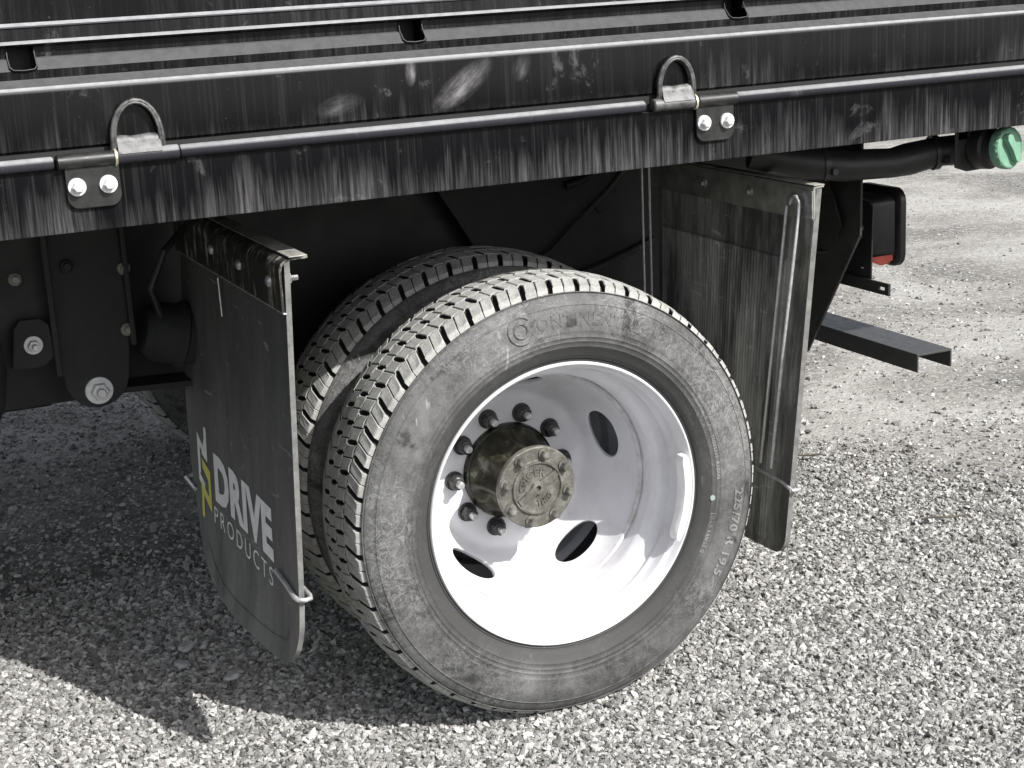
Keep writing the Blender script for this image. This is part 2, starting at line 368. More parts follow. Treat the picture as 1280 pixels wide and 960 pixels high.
gv['label'] = 'loose pale grey crushed stone covering the yard'; gv['category'] = 'gravel'
ng = bpy.data.node_groups.new('gravel_nodes', 'GeometryNodeTree')
ng.interface.new_socket('Geometry', in_out='INPUT', socket_type='NodeSocketGeometry'); ng.interface.new_socket('Geometry', in_out='OUTPUT', socket_type='NodeSocketGeometry')
N = ng.nodes; Lk = ng.links.new
gi = N.new('NodeGroupInput'); go = N.new('NodeGroupOutput')
g2i = N.new('GeometryNodeGeometryToInstance')
for k in range(12):
    ico = N.new('GeometryNodeMeshIcoSphere'); ico.inputs['Radius'].default_value = 1; ico.inputs['Subdivisions'].default_value = 1 if k < 8 else 2
    pos = N.new('GeometryNodeInputPosition'); sca = N.new('ShaderNodeVectorMath'); sca.operation = 'MULTIPLY_ADD'
    sca.inputs[1].default_value = (1.7, 1.7, 1.7); sca.inputs[2].default_value = (k * 3.7, k * 1.3, 5.1 * k)
    Lk(pos.outputs[0], sca.inputs[0])
    nz = N.new('ShaderNodeTexNoise'); nz.inputs['Scale'].default_value = 1.0; nz.inputs['Detail'].default_value = 2; Lk(sca.outputs[0], nz.inputs['Vector'])
    sub = N.new('ShaderNodeVectorMath'); sub.operation = 'SUBTRACT'; Lk(nz.outputs['Color'], sub.inputs[0]); sub.inputs[1].default_value = (.5, .5, .5)
    mul = N.new('ShaderNodeVectorMath'); mul.operation = 'SCALE'; Lk(sub.outputs[0], mul.inputs[0]); mul.inputs['Scale'].default_value = 2.6
    sp_ = N.new('GeometryNodeSetPosition'); Lk(ico.outputs[0], sp_.inputs['Geometry']); Lk(mul.outputs[0], sp_.inputs['Offset'])
    tr = N.new('GeometryNodeTransform'); Lk(sp_.outputs[0], tr.inputs[0]); tr.inputs['Scale'].default_value = (1.12, .66 + .05 * (k % 5), .46 + .07 * (k % 4))
    smt = N.new('GeometryNodeSetMaterial'); Lk(tr.outputs[0], smt.inputs[0]); smt.inputs['Material'].default_value = sm
    Lk(smt.outputs[0], g2i.inputs[0])
iop = N.new('GeometryNodeInstanceOnPoints'); Lk(gi.outputs[0], iop.inputs['Points']); Lk(g2i.outputs[0], iop.inputs['Instance']); iop.inputs['Pick Instance'].default_value = True
ri = N.new('FunctionNodeRandomValue'); ri.data_type = 'INT'; ri.inputs[4].default_value = 0; ri.inputs[5].default_value = 11; Lk(ri.outputs[2], iop.inputs['Instance Index'])
rr = N.new('FunctionNodeRandomValue'); rr.data_type = 'FLOAT_VECTOR'; rr.inputs[0].default_value = (-.8, -.8, 0); rr.inputs[1].default_value = (.8, .8, 6.283); rr.inputs['Seed'].default_value = 5
Lk(rr.outputs[0], iop.inputs['Rotation'])
na = N.new('GeometryNodeInputNamedAttribute'); na.data_type = 'FLOAT'; na.inputs[0].default_value = 'size'; Lk(na.outputs[0], iop.inputs['Scale'])
Lk(iop.outputs[0], go.inputs[0])
md = gv.modifiers.new('scatter', 'NODES'); md.node_group = ng

# ------------------------------------------------------------------ the truck
truck = bpy.data.objects.new('flatbed_truck', None); C.objects.link(truck)
truck['label'] = 'dusty black flatbed truck on gravel with white rimmed dual rear wheels'; truck['category'] = 'truck'
XE = 1.42; XS = -3.0

# --- bed: lower folding rail
mb = MB()
pr = [(-.041, .988), (-.045, .985), (-.049, .986), (-.050, .990), (-.050, 1.079), (-.044, 1.079), (-.044, .991), (-.020, .991), (-.020, .988)]
mb.prism([(XS, y, z) for y, z in pr], (XE - XS, 0, 0))
mb.build('lower_side_rail', M['lower'], truck)
# upper beam with its sloped top edge and the pressed ribs of the drop side above it
beam = [(-.020, 1.108), (-.041, 1.106), (-.045, 1.110), (-.045, 1.188), (-.0435, 1.194), (-.040, 1.1985), (-.026, 1.2075), (-.025, 1.209), (-.020, 1.209)]
mb = MB(); mb.prism([(XS, y, z) for y, z in beam], (XE - XS, 0, 0))
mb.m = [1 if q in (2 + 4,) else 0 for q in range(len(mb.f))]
mb.build('upper_side_beam', [M['upper'], M['lit_edge']], truck)
notch = [-1.45, -.846, -.243, .358]
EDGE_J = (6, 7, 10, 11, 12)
front = [(-.022, 1.203), (-.0235, 1.2215), (-.010, 1.2375), (-.004, 1.239), (-.004, 1.2535), (-.015, 1.2560), (-.017, 1.2585), (-.015, 1.2615), (-.011, 1.263), (-.010, 1.2795), (-.012, 1.2815), (-.0115, 1.2835), (-.006, 1.286), (-.003, 1.288), (-.003, 1.62)]
mb = MB()
xsn = [XS]
for c in notch: xsn += [c - .019, c - .016, c + .016, c + .019]
xsn += [XE - .10]
n = len(front)
def fr(x, j):
    y, z = front[j]
    cut = any(abs(x - c) < .022 for c in notch)
    return (x, y, z)
vs = [fr(x, j) for x in xsn for j in range(n)]
fs = []; ms = []
for i in range(len(xsn) - 1):
    mid = (xsn[i] + xsn[i + 1]) / 2; inn = any(abs(mid - c) < .0185 for c in notch)
    for j in range(n - 1):
        if inn and j in (1, 2, 3, 4): continue
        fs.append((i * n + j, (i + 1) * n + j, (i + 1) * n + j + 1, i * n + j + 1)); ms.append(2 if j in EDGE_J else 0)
mb.add(vs, fs); mb.m = ms
mb.box(XS, XE - .10, .030, .034, 1.20, 1.62, mi=1)  # back panel coloured black to stand for shade inside the stake pockets
mb.box(XS, XE - .10, -.003, .034, 1.62, 1.624)
mb.build('drop_side', [M['gate'], M['under'], M['lit_edge']], truck)
for c in notch:
    mb = MB()
    # folded pocket lining with a rolled lip
    mb.box(c - .0195, c - .0180, -.004, .028, 1.2225, 1.2540); mb.box(c + .0180, c + .0195, -.004, .028, 1.2225, 1.2540)
    mb.tube([(c - .019, -.022, 1.2265), (c - .015, -.0245, 1.2225), (c, -.0250, 1.2212), (c + .015, -.0245, 1.2225), (c + .019, -.022, 1.2265)], .0017, 8)
    mb.tube([(c - .0190, -.023, 1.226), (c - .0195, -.009, 1.2395), (c - .0190, -.004, 1.2540)], .0012, 6)
    mb.tube([(c + .0190, -.023, 1.226), (c + .0195, -.009, 1.2395), (c + .0190, -.004, 1.2540)], .0012, 6)
    mb.build('stake_pocket', M['upper'], truck)
mb = MB(); mb.box(1.02, 1.06, -.030, -.012, 1.209, 1.30); mb.build('corner_stop', M['upper'], truck, bevel=.003)
mb = MB(); mb.box(XE - .10, XE, -.030, .03, 1.209, 1.62); mb.build('corner_post', M['upper'], truck, bevel=.003)

# hinge tube
TY, TZ, TR = -.0515, 1.0895, .0098
def tubeseg(x0, x1, name, mat, r=TR, y=TY, z=TZ):
    mb = MB(); mb.tube([(x0, y, z), (x0 + .002, y, z), (x1 - .002, y, z), (x1, y, z)], [r * .86, r, r, r * .86], 20); return mb.build(name, mat, truck, smooth=40)
edges_x = [(XS, -.826), (-.640, .150), (.332, XE)]
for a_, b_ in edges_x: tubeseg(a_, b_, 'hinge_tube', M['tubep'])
mb = MB(); mb.box(XS, XE, -.040, -.006, 1.080, 1.107); mb.build('beam_web', M['under'], truck)

def hinge(px0, px1, wx, bx0, bx1, plate, plx, mirror):
    # px: barrel on the plate side, bx: barrel with the tie ring strap, wx: brass washer between them
    mb = MB(); mb.tube([(px0, TY - .001, TZ), (px0 + .002, TY - .001, TZ), (px1, TY - .001, TZ)], [TR * .9, TR * 1.16, TR * 1.16], 20)
    h = mb.build('hinge', M['blackpaint'], truck, smooth=40)
    mb = MB(); mb.tube([(bx0, TY - .001, TZ), (bx0 + .002, TY - .001, TZ), (bx1 - .002, TY - .001, TZ), (bx1, TY - .001, TZ)], [TR * .9, TR * 1.12, TR * 1.12, TR * .9], 20)
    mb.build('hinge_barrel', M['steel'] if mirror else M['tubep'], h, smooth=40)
    mb = MB(); mb.lathe([(TR * .5, -.0018), (TR * 1.34, -.0018), (TR * 1.38, 0), (TR * 1.34, .0018), (TR * .5, .0018)], (wx, TY - .001, TZ), (1, 0, 0), 24, closed=True)
    mb.build('brass_washer', simple('brass_washer', (.62, .58, .44), .35, .7), h)
    # bolted plate with rounded lower corners
    c0, c1 = plx; y0 = -.0505; z0, z1 = 1.020, 1.082; r = .017
    out = [(c1, z1), (c1, z0 + r)] + [(a, b) for a, b in arc(c1 - r, z0 + r, r, 0, -90)][1:] + [(c0 + r, z0)] + [(a, b) for a, b in arc(c0 + r, z0 + r, r, -90, -180)][1:] + [(c0, z1)]
    mb = MB(); mb.prism([(a, y0, b) for a, b in out], (0, -.006, 0)); mb.build('hinge_plate', M['blackpaint'], h, bevel=.0015)
    for bx in plate:
        mb = MB(); mb.lathe([(.0, -.014), (.0065, -.0138), (.0086, -.0115), (.0088, -.0045), (.0088, 0)], (bx, y0 - .006, 1.0525), (0, 1, 0), 6)
        mb.lathe([(.0, -.0042), (.0130, -.0040), (.0134, -.002), (.0134, 0)], (bx, y0 - .006, 1.0525), (0, 1, 0), 28)
        mb.lathe([(.0, -.0148), (.0052, -.0144), (.0066, -.013), (.0066, -.010)], (bx, y0 - .006, 1.0525), (0, 1, 0), 20)
        mb.build('hinge_bolt', M['zinc'], h, smooth=35)
    return h

def tie_ring(x0, x1, ztop, name='tie_ring'):
    xc = (x0 + x1) / 2; hw = (x1 - x0) / 2; z0 = 1.100; y = -.054
    path = [(x0 - .001, y + .004, z0 - .004), (x0, y, z0 + .006)]
    for t in range(13):
        a = PI - PI * t / 12; path.append((xc + hw * math.cos(a) * (1 - .02 * t / 12), y - .001, z0 + .014 + (ztop - z0 - .014) * math.sin(a) ** .95))
    path += [(x1, y, z0 + .006), (x1 + .001, y + .004, z0 - .004)]
    # forged flat-section loop: two close strands give the doubled edge of the forging
    mb = MB(); mb.tube(path, .0036, 10)
    inner = [(xc + (p[0] - xc) * .91, p[1] - .0012, z0 + (p[2] - z0) * .955) for p in path]
    mb.tube(inner, .0026, 8); o = mb.build(name, M['steel'], truck, smooth=50)
    # worn strap that folds over the tube and holds the loop
    s0, s1 = x0 + .006, x1 - .004
    prof = [(-.0465, 1.119), (-.0515, 1.120), (-.0555, 1.117), (-.0575, 1.111), (-.0590, 1.104), (-.0615, 1.0985), (-.0640, 1.0945)]
    mb = MB(); vs = []; nseg = 9
    for i in range(nseg + 1):
        t = i / nseg; x = s0 + (s1 - s0) * t; flare = .0015 * math.sin(t * 17)
        for k, (yy, zz) in enumerate(prof): vs.append((x, yy + flare * (k < 3), zz + (.001 * math.sin(t * 9 + 1) if k < 3 else 0)))
    for i in range(nseg + 1):
        t = i / nseg; x = s0 + (s1 - s0) * t
        for k, (yy, zz) in enumerate(prof): vs.append((x, yy + .003 if k > 0 else yy, zz - .003))
    K = len(prof); off = (nseg + 1) * K; fs = []
    for i in range(nseg):
        for k in range(K - 1):
            a_ = i * K + k; fs.append((a_, a_ + 1, a_ + K + 1, a_ + K)); b_ = off + a_; fs.append((b_, b_ + K, b_ + K + 1, b_ + 1))
        for k in (0, K - 1):
            a_ = i * K + k; fs.append((a_, a_ + K, off + a_ + K, off + a_))
    for i in (0, nseg):
        for k in range(K - 1):
            a_ = i * K + k; fs.append((a_, off + a_, off + a_ + 1, a_ + 1))
    mb.add(vs, fs); mb.build('strap', M['steel'], o, smooth=40)
    return o

hinge(-.822, -.738, -.7365, -.735, -.642, (-.797, -.7515), (-.812, -.733), False)
tie_ring(-.738, -.664, 1.170)
hinge(.252, .330, .2475, .166, .246, (.263, .309), (.249, .324), True)
tie_ring(.178, .247, 1.167)

# --- bed floor and cross members, chassis
mb = MB(); mb.box(XS, XE - .12, -.016, 2.42, 1.075, 1.099); mb.box(XE - .12, XE, -.016, 2.42, 1.0, 1.0985); mb.box(XS, XE, 2.40, 2.44, .985, 1.62); mb.build('bed_floor', M['under'], truck)
for x in (-2.2, -1.6, -1.0, -.62, .16, .60, 1.0):
    mb = MB(); mb.box(x, x + .06, -.005, 2.39, .995, 1.072); mb.build('cross_member', M['under'], truck, bevel=.003)
for y in (.78, 1.56):
    mb = MB(); mb.box(XS, 1.05, y, y + .008, .74, .99); mb.box(XS, 1.05, y + .009, y + .07, .74, .748); mb.box(XS, 1.05, y + .009, y + .07, .982, .99); mb.build('chassis_rail', M['under_dusty'], truck)
# wheel arch brace and hoses seen above the tyre
mb = MB(); mb.prism([(.62, .70, .62), (.62, .70, .99), (.10, .70, .99), (.05, .70, .90), (.22, .70, .62)], (0, .012, 0)); mb.build('inner_panel', M['under_dusty'], truck, bevel=.002)
mb = MB(); mb.lathe([(.0, -.002), (.016, -.002), (.017, 0)], (.455, .70, .80), (0, 1, 0), 20); mb.build('drain_hole', M['under'], truck)
mb = MB(); mb.tube([(.52, .68, .90), (.46, .67, .845), (.38, .67, .78), (.31, .67, .72), (.24, .67, .69)], .006, 10); mb.build('brake_hose', M['hose'], truck)
mb = MB(); mb.tube([(.36, .685, .855), (.40, .68, .865), (.44, .68, .885), (.47, .68, .93)], .009, 10); mb.build('air_line', M['under_dusty'], truck)
mb = MB(); mb.tube([(.34, .66, .655), (.44, .66, .68), (.56, .66, .72)], .010, 10); mb.build('brake_hose', M['hose'], truck)

mb = MB(); mb.box(XS, .66, .755, .765, .53, 1.0); mb.build('black_backing', M['under'], truck)  # added black sheet, hides lit ground behind and keeps the underbody dark
# spring hanger bracket in front of the wheel
def plate_yz(name, pts, y, th, mat, bevel=.002, parent=truck):
    mb = MB(); mb.prism([(a, y, b) for a, b in pts], (0, th, 0)); return mb.build(name, mat, parent, bevel=bevel)
hp = [(-.745, .99), (-.612, .99), (-.615, .80), (-.622, .66), (-.629, .60)] + arc(-.690, .604, .061, -8, -165, 9) + [(-.752, .61), (-.768, .66), (-.760, .80)]
hg = plate_yz('spring_hanger', hp, .62, .012, M['under_dusty'])
mb = MB(); mb.box(-.768, -.757, .595, .62, .62, .99); mb.box(-.622, -.612, .598, .62, .66, .99); mb.build('hanger_rib', M['under_dusty'], hg, bevel=.002)
def big_bolt(x, z, y, r, mat, parent, wash=True):
    mb = MB()
    if wash: mb.lathe([(.0, -.004), (r * 1.5, -.004), (r * 1.55, -.001), (r * 1.55, 0)], (x, y, z), (0, 1, 0), 26)
    mb.lathe([(.0, -.018), (r * .9, -.018), (r, -.015), (r, -.003)], (x, y, z), (0, 1, 0), 6)
    mb.lathe([(.0, -.032), (r * .42, -.032), (r * .5, -.030), (r * .5, -.016)], (x, y, z), (0, 1, 0), 16)
    return mb.build('hanger_bolt', mat, parent, smooth=35)
big_bolt(-.690, .577, .62, .0175, M['zinc'], hg)
fp = [(-.845, .645), (-.835, .72), (-.822, .735), (-.785, .735), (-.770, .72), (-.765, .66), (-.785, .643), (-.815, .640)]
fb = plate_yz('front_shackle_plate', fp, .605, .012, M['under_dusty'])
big_bolt(-.803, .686, .605, .0115, M['zinc'], fb)
plate_yz('hanger_web', [(-.90, .99), (-.745, .99), (-.752, .80), (-.77, .655), (-.83, .65), (-.83, .64), (-.90, .64)], .640, .010, M['under'])
for x, z in ((-.8165, .808), (-.619, .808), (-.724, .825), (-.625, .690)):
    mb = MB(); mb.lathe([(.0, -.006), (.0095, -.006), (.012, -.004), (.013, 0)], (x, .612 if x > -.8 else .638, z), (0, 1, 0), 22)
    mb.lathe([(.0, -.012), (.007, -.012), (.0085, -.010), (.0085, -.004)], (x, .612 if x > -.8 else .638, z), (0, 1, 0), 6)
    mb.build('frame_bolt', M['under_dusty'] if abs(x + .724) < .01 else M['bracket_r'], truck, smooth=35)
# leaf spring, axle
mb = MB(); mb.lathe([(.0, -.075), (.040, -.072), (.058, -.055), (.060, -.008), (.066, -.004), (.066, .004), (.060, .008), (.056, .045), (.035, .062), (.012, .066), (.012, .12), (.0, .12)], (-.52, .64, .66), (1, 0, -.25), 28); mb.build('brake_chamber', M['under_dusty'], truck)
mb = MB(); mb.tube([(-.56, .60, .71), (-.58, .57, .77), (-.55, .56, .84), (-.47, .60, .90), (-.38, .66, .96)], .007, 10); mb.build('air_line', M['hose'], truck)
mb = MB(); mb.tube([(-.97, .60, .93), (-.80, .59, .915), (-.66, .59, .92), (-.50, .60, .935), (-.2, .62, .94)], .006, 10); mb.build('air_line', M['hose'], truck)
for x in (-.80, -.66, -.50):
    mb = MB(); mb.lathe([(.0062, -.003), (.0085, -.003), (.0085, .003), (.0062, .003)], (x, .591 if x < -.6 else .60, .9165 if x < -.6 else .935), (1, 0, 0), 16, closed=True); mb.build('line_clip', M['dull_steel'], truck)
mb = MB()
for k in range(4):
    L = .72 - .12 * k; z = .547 - .013 * k
    vs = []; nn = 14
    for i in range(nn + 1):
        x = -.70 + (.70 + L) * i / nn if k == 0 else -L * .8 + 1.6 * L * i / nn
        zz = z + .02 * (abs(x) / .7) ** 2 - (.012 if k else 0)
        for (yy, dz) in ((.64, 0), (.72, 0), (.72, .011), (.64, .011)): vs.append((x, yy, zz + dz - .005))
    mb.add(vs, [(i * 4 + a, i * 4 + (a + 1) % 4, (i + 1) * 4 + (a + 1) % 4, (i + 1) * 4 + a) for i in range(nn) for a in range(4)] + [(3, 2, 1, 0), tuple(nn * 4 + q for q in range(4))])
mb.build('leaf_spring', M['under_dusty'], truck)
mb = MB(); mb.tube([(0, .45, .392), (0, .9, .392), (0, 1.02, .392), (0, 1.17, .392), (0, 1.32, .392), (0, 1.44, .392), (0, 1.9, .392)], [.06, .06, .09, .17, .09, .06, .06], 20); mb.build('rear_axle', M['under_dusty'], truck)
mb = MB(); mb.box(-1.6, -.735, .84, 1.30, .50, .60); mb.build('exhaust_box', M['under'], truck, bevel=.02)
mb = MB(); mb.tube([(-.93, .56, .55), (-.905, .56, .60), (-.895, .56, .66), (-.90, .56, .72)], .035, 14); mb.build('exhaust_pipe', M['under_dusty'], truck)

# ------------------------------------------------------------------ wheel (local frame: origin on the axis in the plane of the outer rim edge)
TW = .098                                    # tyre centre plane
def rim_geo(parent_name, mats):
    # barrel: closed ring section
    prof = [(.2628, .0105), (.2636, .0035), (.2628, .0005), (.2608, -.0012), (.2588, -.0005), (.2575, .0025), (.2555, .0100), (.2525, .0165), (.2485, .0205), (.2472, .030), (.2462, .042), (.2432, .0460), (.2430, .0500), (.2448, .0540), (.2440, .0580), (.2330, .0670), (.2285, .0720),
            (.2262, .0800), (.2225, .0860), (.2210, .0950), (.2205, .1250), (.2205, .1480), (.2440, .160), (.2470, .185), (.2560, .1935), (.2610, .196), (.2635, .193), (.262, .188), (.2560, .186), (.2500, .178), (.247, .155), (.2262, .143), (.2262, .09), (.2460, .062), (.2515, .050), (.2525, .024), (.2560, .016)]
    mb = MB(); mb.lathe(prof, n=160, closed=True)
    return mb
def disc_geo():
    f = [(.2155, .1195), (.2138, .1202), (.2128, .1225), (.2120, .1340), (.2085, .1500), (.2020, .1680), (.1925, .1880), (.1810, .2090), (.1710, .2280), (.1650, .2400), (.1600, .2475), (.1530, .2530), (.1440, .2548), (.092, .2550)]
    b = [(.2200, .1195), (.2200, .1202), (.2198, .1240), (.2190, .1380), (.2150, .1550), (.2080, .1730), (.1980, .1935), (.1865, .2150), (.1765, .2340), (.1690, .2480), (.1620, .2560), (.1530, .2612), (.1440, .2633), (.092, .2635)]
    mb = MB(); mb.lathe(f + b[::-1], n=150, closed=True); return mb
def make_disc(mat, parent):
    o = disc_geo().build('wheel_disc', mat, parent, smooth=28)
    cut = MB()
    for k in range(5):
        a = R(18 + 72 * k); c = Vector((math.cos(a), 0, math.sin(a))); t = Vector((-math.sin(a), 0, math.cos(a)))
        nrm = (c * .62 + Vector((0, -1, 0)) * .0 - Vector((0, 1, 0)) * .0)
        ax = Vector((c.x * -.78, -.62, c.z * -.78)).normalized()            # normal of the cone, towards the wheel's mouth
        rad = ax.cross(t).normalized(); ce = c * .190 + Vector((0, .198, 0))
        ring = [ce + t * (.052 * math.copysign(abs(math.cos(q)) ** .92, math.cos(q))) + rad * (.0290 * math.sin(q)) for q in [2 * PI * i / 40 for i in range(40)]]
        cut.prism([p + ax * .05 for p in ring], ax * -.10)
    co = cut.build('cutter', mat, None, smooth=0)
    m = o.modifiers.new('holes', 'BOOLEAN'); m.operation = 'DIFFERENCE'; m.object = co; m.solver = 'EXACT'
    b = o.modifiers.new('bevel', 'BEVEL'); b.width = .0016; b.segments = 2; b.limit_method = 'ANGLE'; b.angle_limit = R(50)
    dg = bpy.context.evaluated_depsgraph_get(); me = bpy.data.meshes.new_from_object(o.evaluated_get(dg))
    o.modifiers.clear(); o.data = me; bpy.data.objects.remove(co)
    me.polygons.foreach_set('use_smooth', [True] * len(me.polygons)); me.set_sharp_from_angle(angle=R(32))
    return o

SIDE = [(.2545, .0195 - TW), (.2560, .0120 - TW), (.2600, .0070 - TW), (.2655, .0040 - TW), (.2680, .0020 - TW), (.2690, .0035 - TW), (.2705, -.0005 - TW), (.2800, -.0070 - TW), (.2925, -.0116 - TW), (.2933, -.0126 - TW), (.2941, -.0124 - TW), (.3020, -.0138 - TW), (.3028, -.0147 - TW), (.3036, -.0141 - TW), (.3100, -.0150 - TW), (.3108, -.0158 - TW), (.3116, -.0152 - TW),
        (.3200, -.0156 - TW), (.3212, -.0160 - TW), (.3226, -.0157 - TW), (.3400, -.0150 - TW), (.3560, -.0122 - TW), (.3660, -.0093 - TW), (.3668, -.0101 - TW), (.3676, -.0088 - TW), (.3720, -.0070 - TW), (.3790, -.0035 - TW), (.3830, -.0008 - TW), (.3842, .0000 - TW), (.3850, .0020 - TW), (.3862, .0020 - TW), (.3872, -.0002 - TW), (.3884, .0010 - TW)]
def sidey(r):
    for (r0, y0), (r1, y1) in zip(SIDE, SIDE[1:]):
        if r0 <= r <= r1: return y0 + (y1 - y0) * (r - r0) / (r1 - r0)
    return SIDE[-1][1]
RT = .4090
def crown(wv): return RT - 1.3 * wv * wv - 90 * max(0, abs(wv) - .075) ** 3 * 10
def flat(v):
    return v
def tyre_geo():
    mb = MB(); floor = [(crown(x) - .0115, x) for x in [-.088 + .011 * i for i in range(17)]]
    left = [(r, y) for r, y in SIDE] + [(.3880, .0040 - TW)]
    prof = left + floor + [(r, -y) for r, y in reversed(left)]
    mb.lathe(prof, (0, TW, 0), n=200)
    # drop the end caps of the lathe: the bead is open towards the rim
    mb.f = mb.f[:-2]; mb.m = mb.m[:-2]
    n = 200
    gi = len(left)
    mb.m = [1 if (gi - 2) <= (i // n) < gi + len(floor) + 1 else 0 for i in range(len(mb.f))]
    return mb
def tread_geo():
    # five rows of blocks; each pitch of a row holds one bow-tie notch and one thin sipe, neighbouring rows are half a pitch apart
    mb = MB(); NP = 53; pitch = 2 * PI / NP
    rows = [(-.0955, -.0520), (-.0520, -.0175), (-.0175, .0175), (.0175, .0520), (.0520, .0955)]
    rr_ = random.Random(4)
    warp = lambda th: th + .13 * math.sin(th - R(130))       # pitch sequence: blocks grow and shrink round the tyre
    def zig(bi, th):
        if bi == 0 or bi == len(rows): return 0
        t = (th / pitch * 2 + .5 * bi) % 1.0
        return .0028 * (4 * abs(t - .5) - 1)
    for ri_, (w0, w1) in enumerate(rows):
        sh = ri_ in (0, 4); ph = (.5 if ri_ % 2 else 0) * pitch
        sk = {0: .26, 1: -.10, 2: -.10, 3: -.10, 4: .26}[ri_] * pitch       # how far the cross cuts slant over the row
        for j in range(NP):
            for half in range(2):
                a0 = (j + half * .5) * pitch + ph; a1 = a0 + .5 * pitch; gw = .0013
                def edge(base, notch, sgn):
                    out = []
                    for f in (0, .14, .86, 1):
                        g = .0008
                        if notch:
                            inner_end = (f == 1) if ri_ == 0 else (f == 0)
                            if sh: g = .0014 if inner_end else .0042 + .0008 * rr_.random()
                            else: g = .0012 if f in (0, 1) else .0040
                        th = base + sk * (.5 - f) + sgn * g / RT
                        wv = (w0 + gw) + (w1 - w0 - 2 * gw) * f
                        bi = ri_ + (f == 1)
                        if f in (0, 1): wv += zig(bi, th)
                        outer = sh and ((ri_ == 0 and f == 0) or (ri_ == 4 and f == 1))
                        out.append((th, wv, outer))
                    return out
                e0 = edge(a0, half == 0, 1); e1 = edge(a1, half == 1, -1)
                def side(f, p, q):
                    th = (p[0] + q[0]) / 2; wv = (w0 + gw) if f == 0 else (w1 - gw)
                    outer = sh and ((ri_ == 0 and f == 0) or (ri_ == 4 and f == 1))
                    return (th, wv + zig(ri_ + f, th), outer)
                loop = [e0[0], side(0, e0[0], e1[0])] + e1 + [side(1, e0[3], e1[3])] + e0[:0:-1]
                K = len(loop)
                cth = sum(p[0] for p in loop) / K; cww = sum(p[1] for p in loop) / K
                dj = rr_.uniform(-.0006, .0004); tl = rr_.uniform(-.012, .012)
                vs = []
                for lev in range(3):
                    for th, wv, outer in loop:
                        if lev == 0:
                            if outer: rad = .3872; wv2 = math.copysign(.0972, wv)
                            else: rad = crown(wv) - .0118; wv2 = wv
                            th2 = th
                        elif lev == 1:
                            wv2 = wv; th2 = th; rad = crown(wv) - (.0016 if not outer else .0042) + dj
                        else:
                            k = .0012 if not outer else .0045
                            wv2 = wv + math.copysign(min(k, abs(cww - wv)), cww - wv); th2 = th + math.copysign(min(.0012 / RT, abs(cth - th)), cth - th)
                            rad = crown(wv2) + dj + tl * (wv2 - cww)
                        th2 = warp(th2); vs.append((rad * math.cos(th2), TW + wv2, rad * math.sin(th2)))
                b = len(mb.v); mb.v += vs
                for lev in range(2):
                    for k in range(K):
                        mb.f.append((b + lev * K + k, b + lev * K + (k + 1) % K, b + (lev + 1) * K + (k + 1) % K, b + (lev + 1) * K + k))
                        out2 = loop[k][2] and loop[(k + 1) % K][2]
                        mb.m.append(0 if (lev == 1 or out2) else 1)
                mb.f.append(tuple(b + 2 * K + k for k in range(K))); mb.m.append(0)
    return mb

def arc_text(mb, txt, size, r, ang, off=0, ext=.0012, space=1.0, flip=False, lift=0, sy=1.0, mi=0, face=None):
    vs, fs = text_geo(txt, size, off, ext, space)
    xs_ = [v[0] for v in vs]; cx = (min(xs_) + max(xs_)) / 2; out = []
    for x, y, z in vs:
        y *= sy
        if not flip: rad = r + y; th = R(ang) - (x - cx) / r
        else: rad = r - y; th = R(ang) + (x - cx) / r
        yy = (TW + sidey(rad)) if face is None else face
        out.append((rad * math.cos(th), yy - lift - z, rad * math.sin(th)))
    mb.add(out, fs, mi)

def make_hub(parent):
    mb = MB(); mb.lathe([(.0, .240), (.0885, .2405), (.0925, .2430), (.0940, .2500), (.0940, .256)], n=64); mb.build('hub_seat', M['hub_seat'], parent)
    def lob(r, h, a):
        t = min(1, max(0, (.236 - h) / .03)); return r - .016 * t * (.5 - .5 * math.cos(8 * (a - R(8)))) ** .7
    mb = MB(); mb.lathe([(.0885, .2425), (.0860, .2360), (.0820, .2250), (.0775, .2080), (.0745, .185), (.0730, .165), (.0730, .150), (.0745, .1400)], n=96, rmod=lob)
    mb.build('hub_barrel', M['barrel'], parent, smooth=60)
    mb = MB(); f = .1250
    mb.lathe([(.0, f - .0005), (.0050, f - .0005), (.0052, f - .0062), (.0115, f - .0060), (.0130, f - .0030), (.0135, f - .0005), (.0440, f - .0005), (.0455, f - .0008), (.0475, f - .0045), (.0505, f - .0045), (.0520, f - .001), (.0535, f), (.0755, f), (.0778, f + .0015), (.0785, f + .0040), (.0785, f + .0115), (.0765, f + .0125), (.0755, f + .0155), (.0, f + .0156)], n=96)
    a = R(32)
    for sgn in (-1, 1):
        u = Vector((math.cos(a), 0, math.sin(a))) * sgn; q = Vector((-math.sin(a), 0, math.cos(a))) * sgn
        pr_ = [u * .008 + q * .0085, u * .0455 + q * .0060, u * .0455 - q * .0060, u * .008 - q * .0085]
        mb.prism([p + Vector((0, f - .0006, 0)) for p in pr_], (0, -.0055, 0))
    arc_text(mb, 'SPICER', .0175, .0250, 118, off=.0007, ext=.0020, face=f - .0005, space=1.05)
    arc_text(mb, 'THIO', .0160, .0350, -62, off=.0007, ext=.0020, face=f - .0005, flip=True, space=1.1)
    mb.build('hub_cap', M['hub'], parent, smooth=30, bevel=.0007, seg=1)
    for k in range(8):
        an = R(8 + 22.5 + 45 * k); x, z = .0650 * math.cos(an), .0650 * math.sin(an)
        mb = MB(); mb.lathe([(.0, -.0032), (.0112, -.0030), (.0118, -.0015), (.0118, 0)], (x, f, z), (0, 1, 0), 20)
        mb.lathe([(.0, -.0150), (.0062, -.0150), (.0078, -.0128), (.0082, -.0028)], (x, f, z), (0, 1, 0), 6)
        mb.build('cap_bolt', M['hub'], parent, smooth=35)
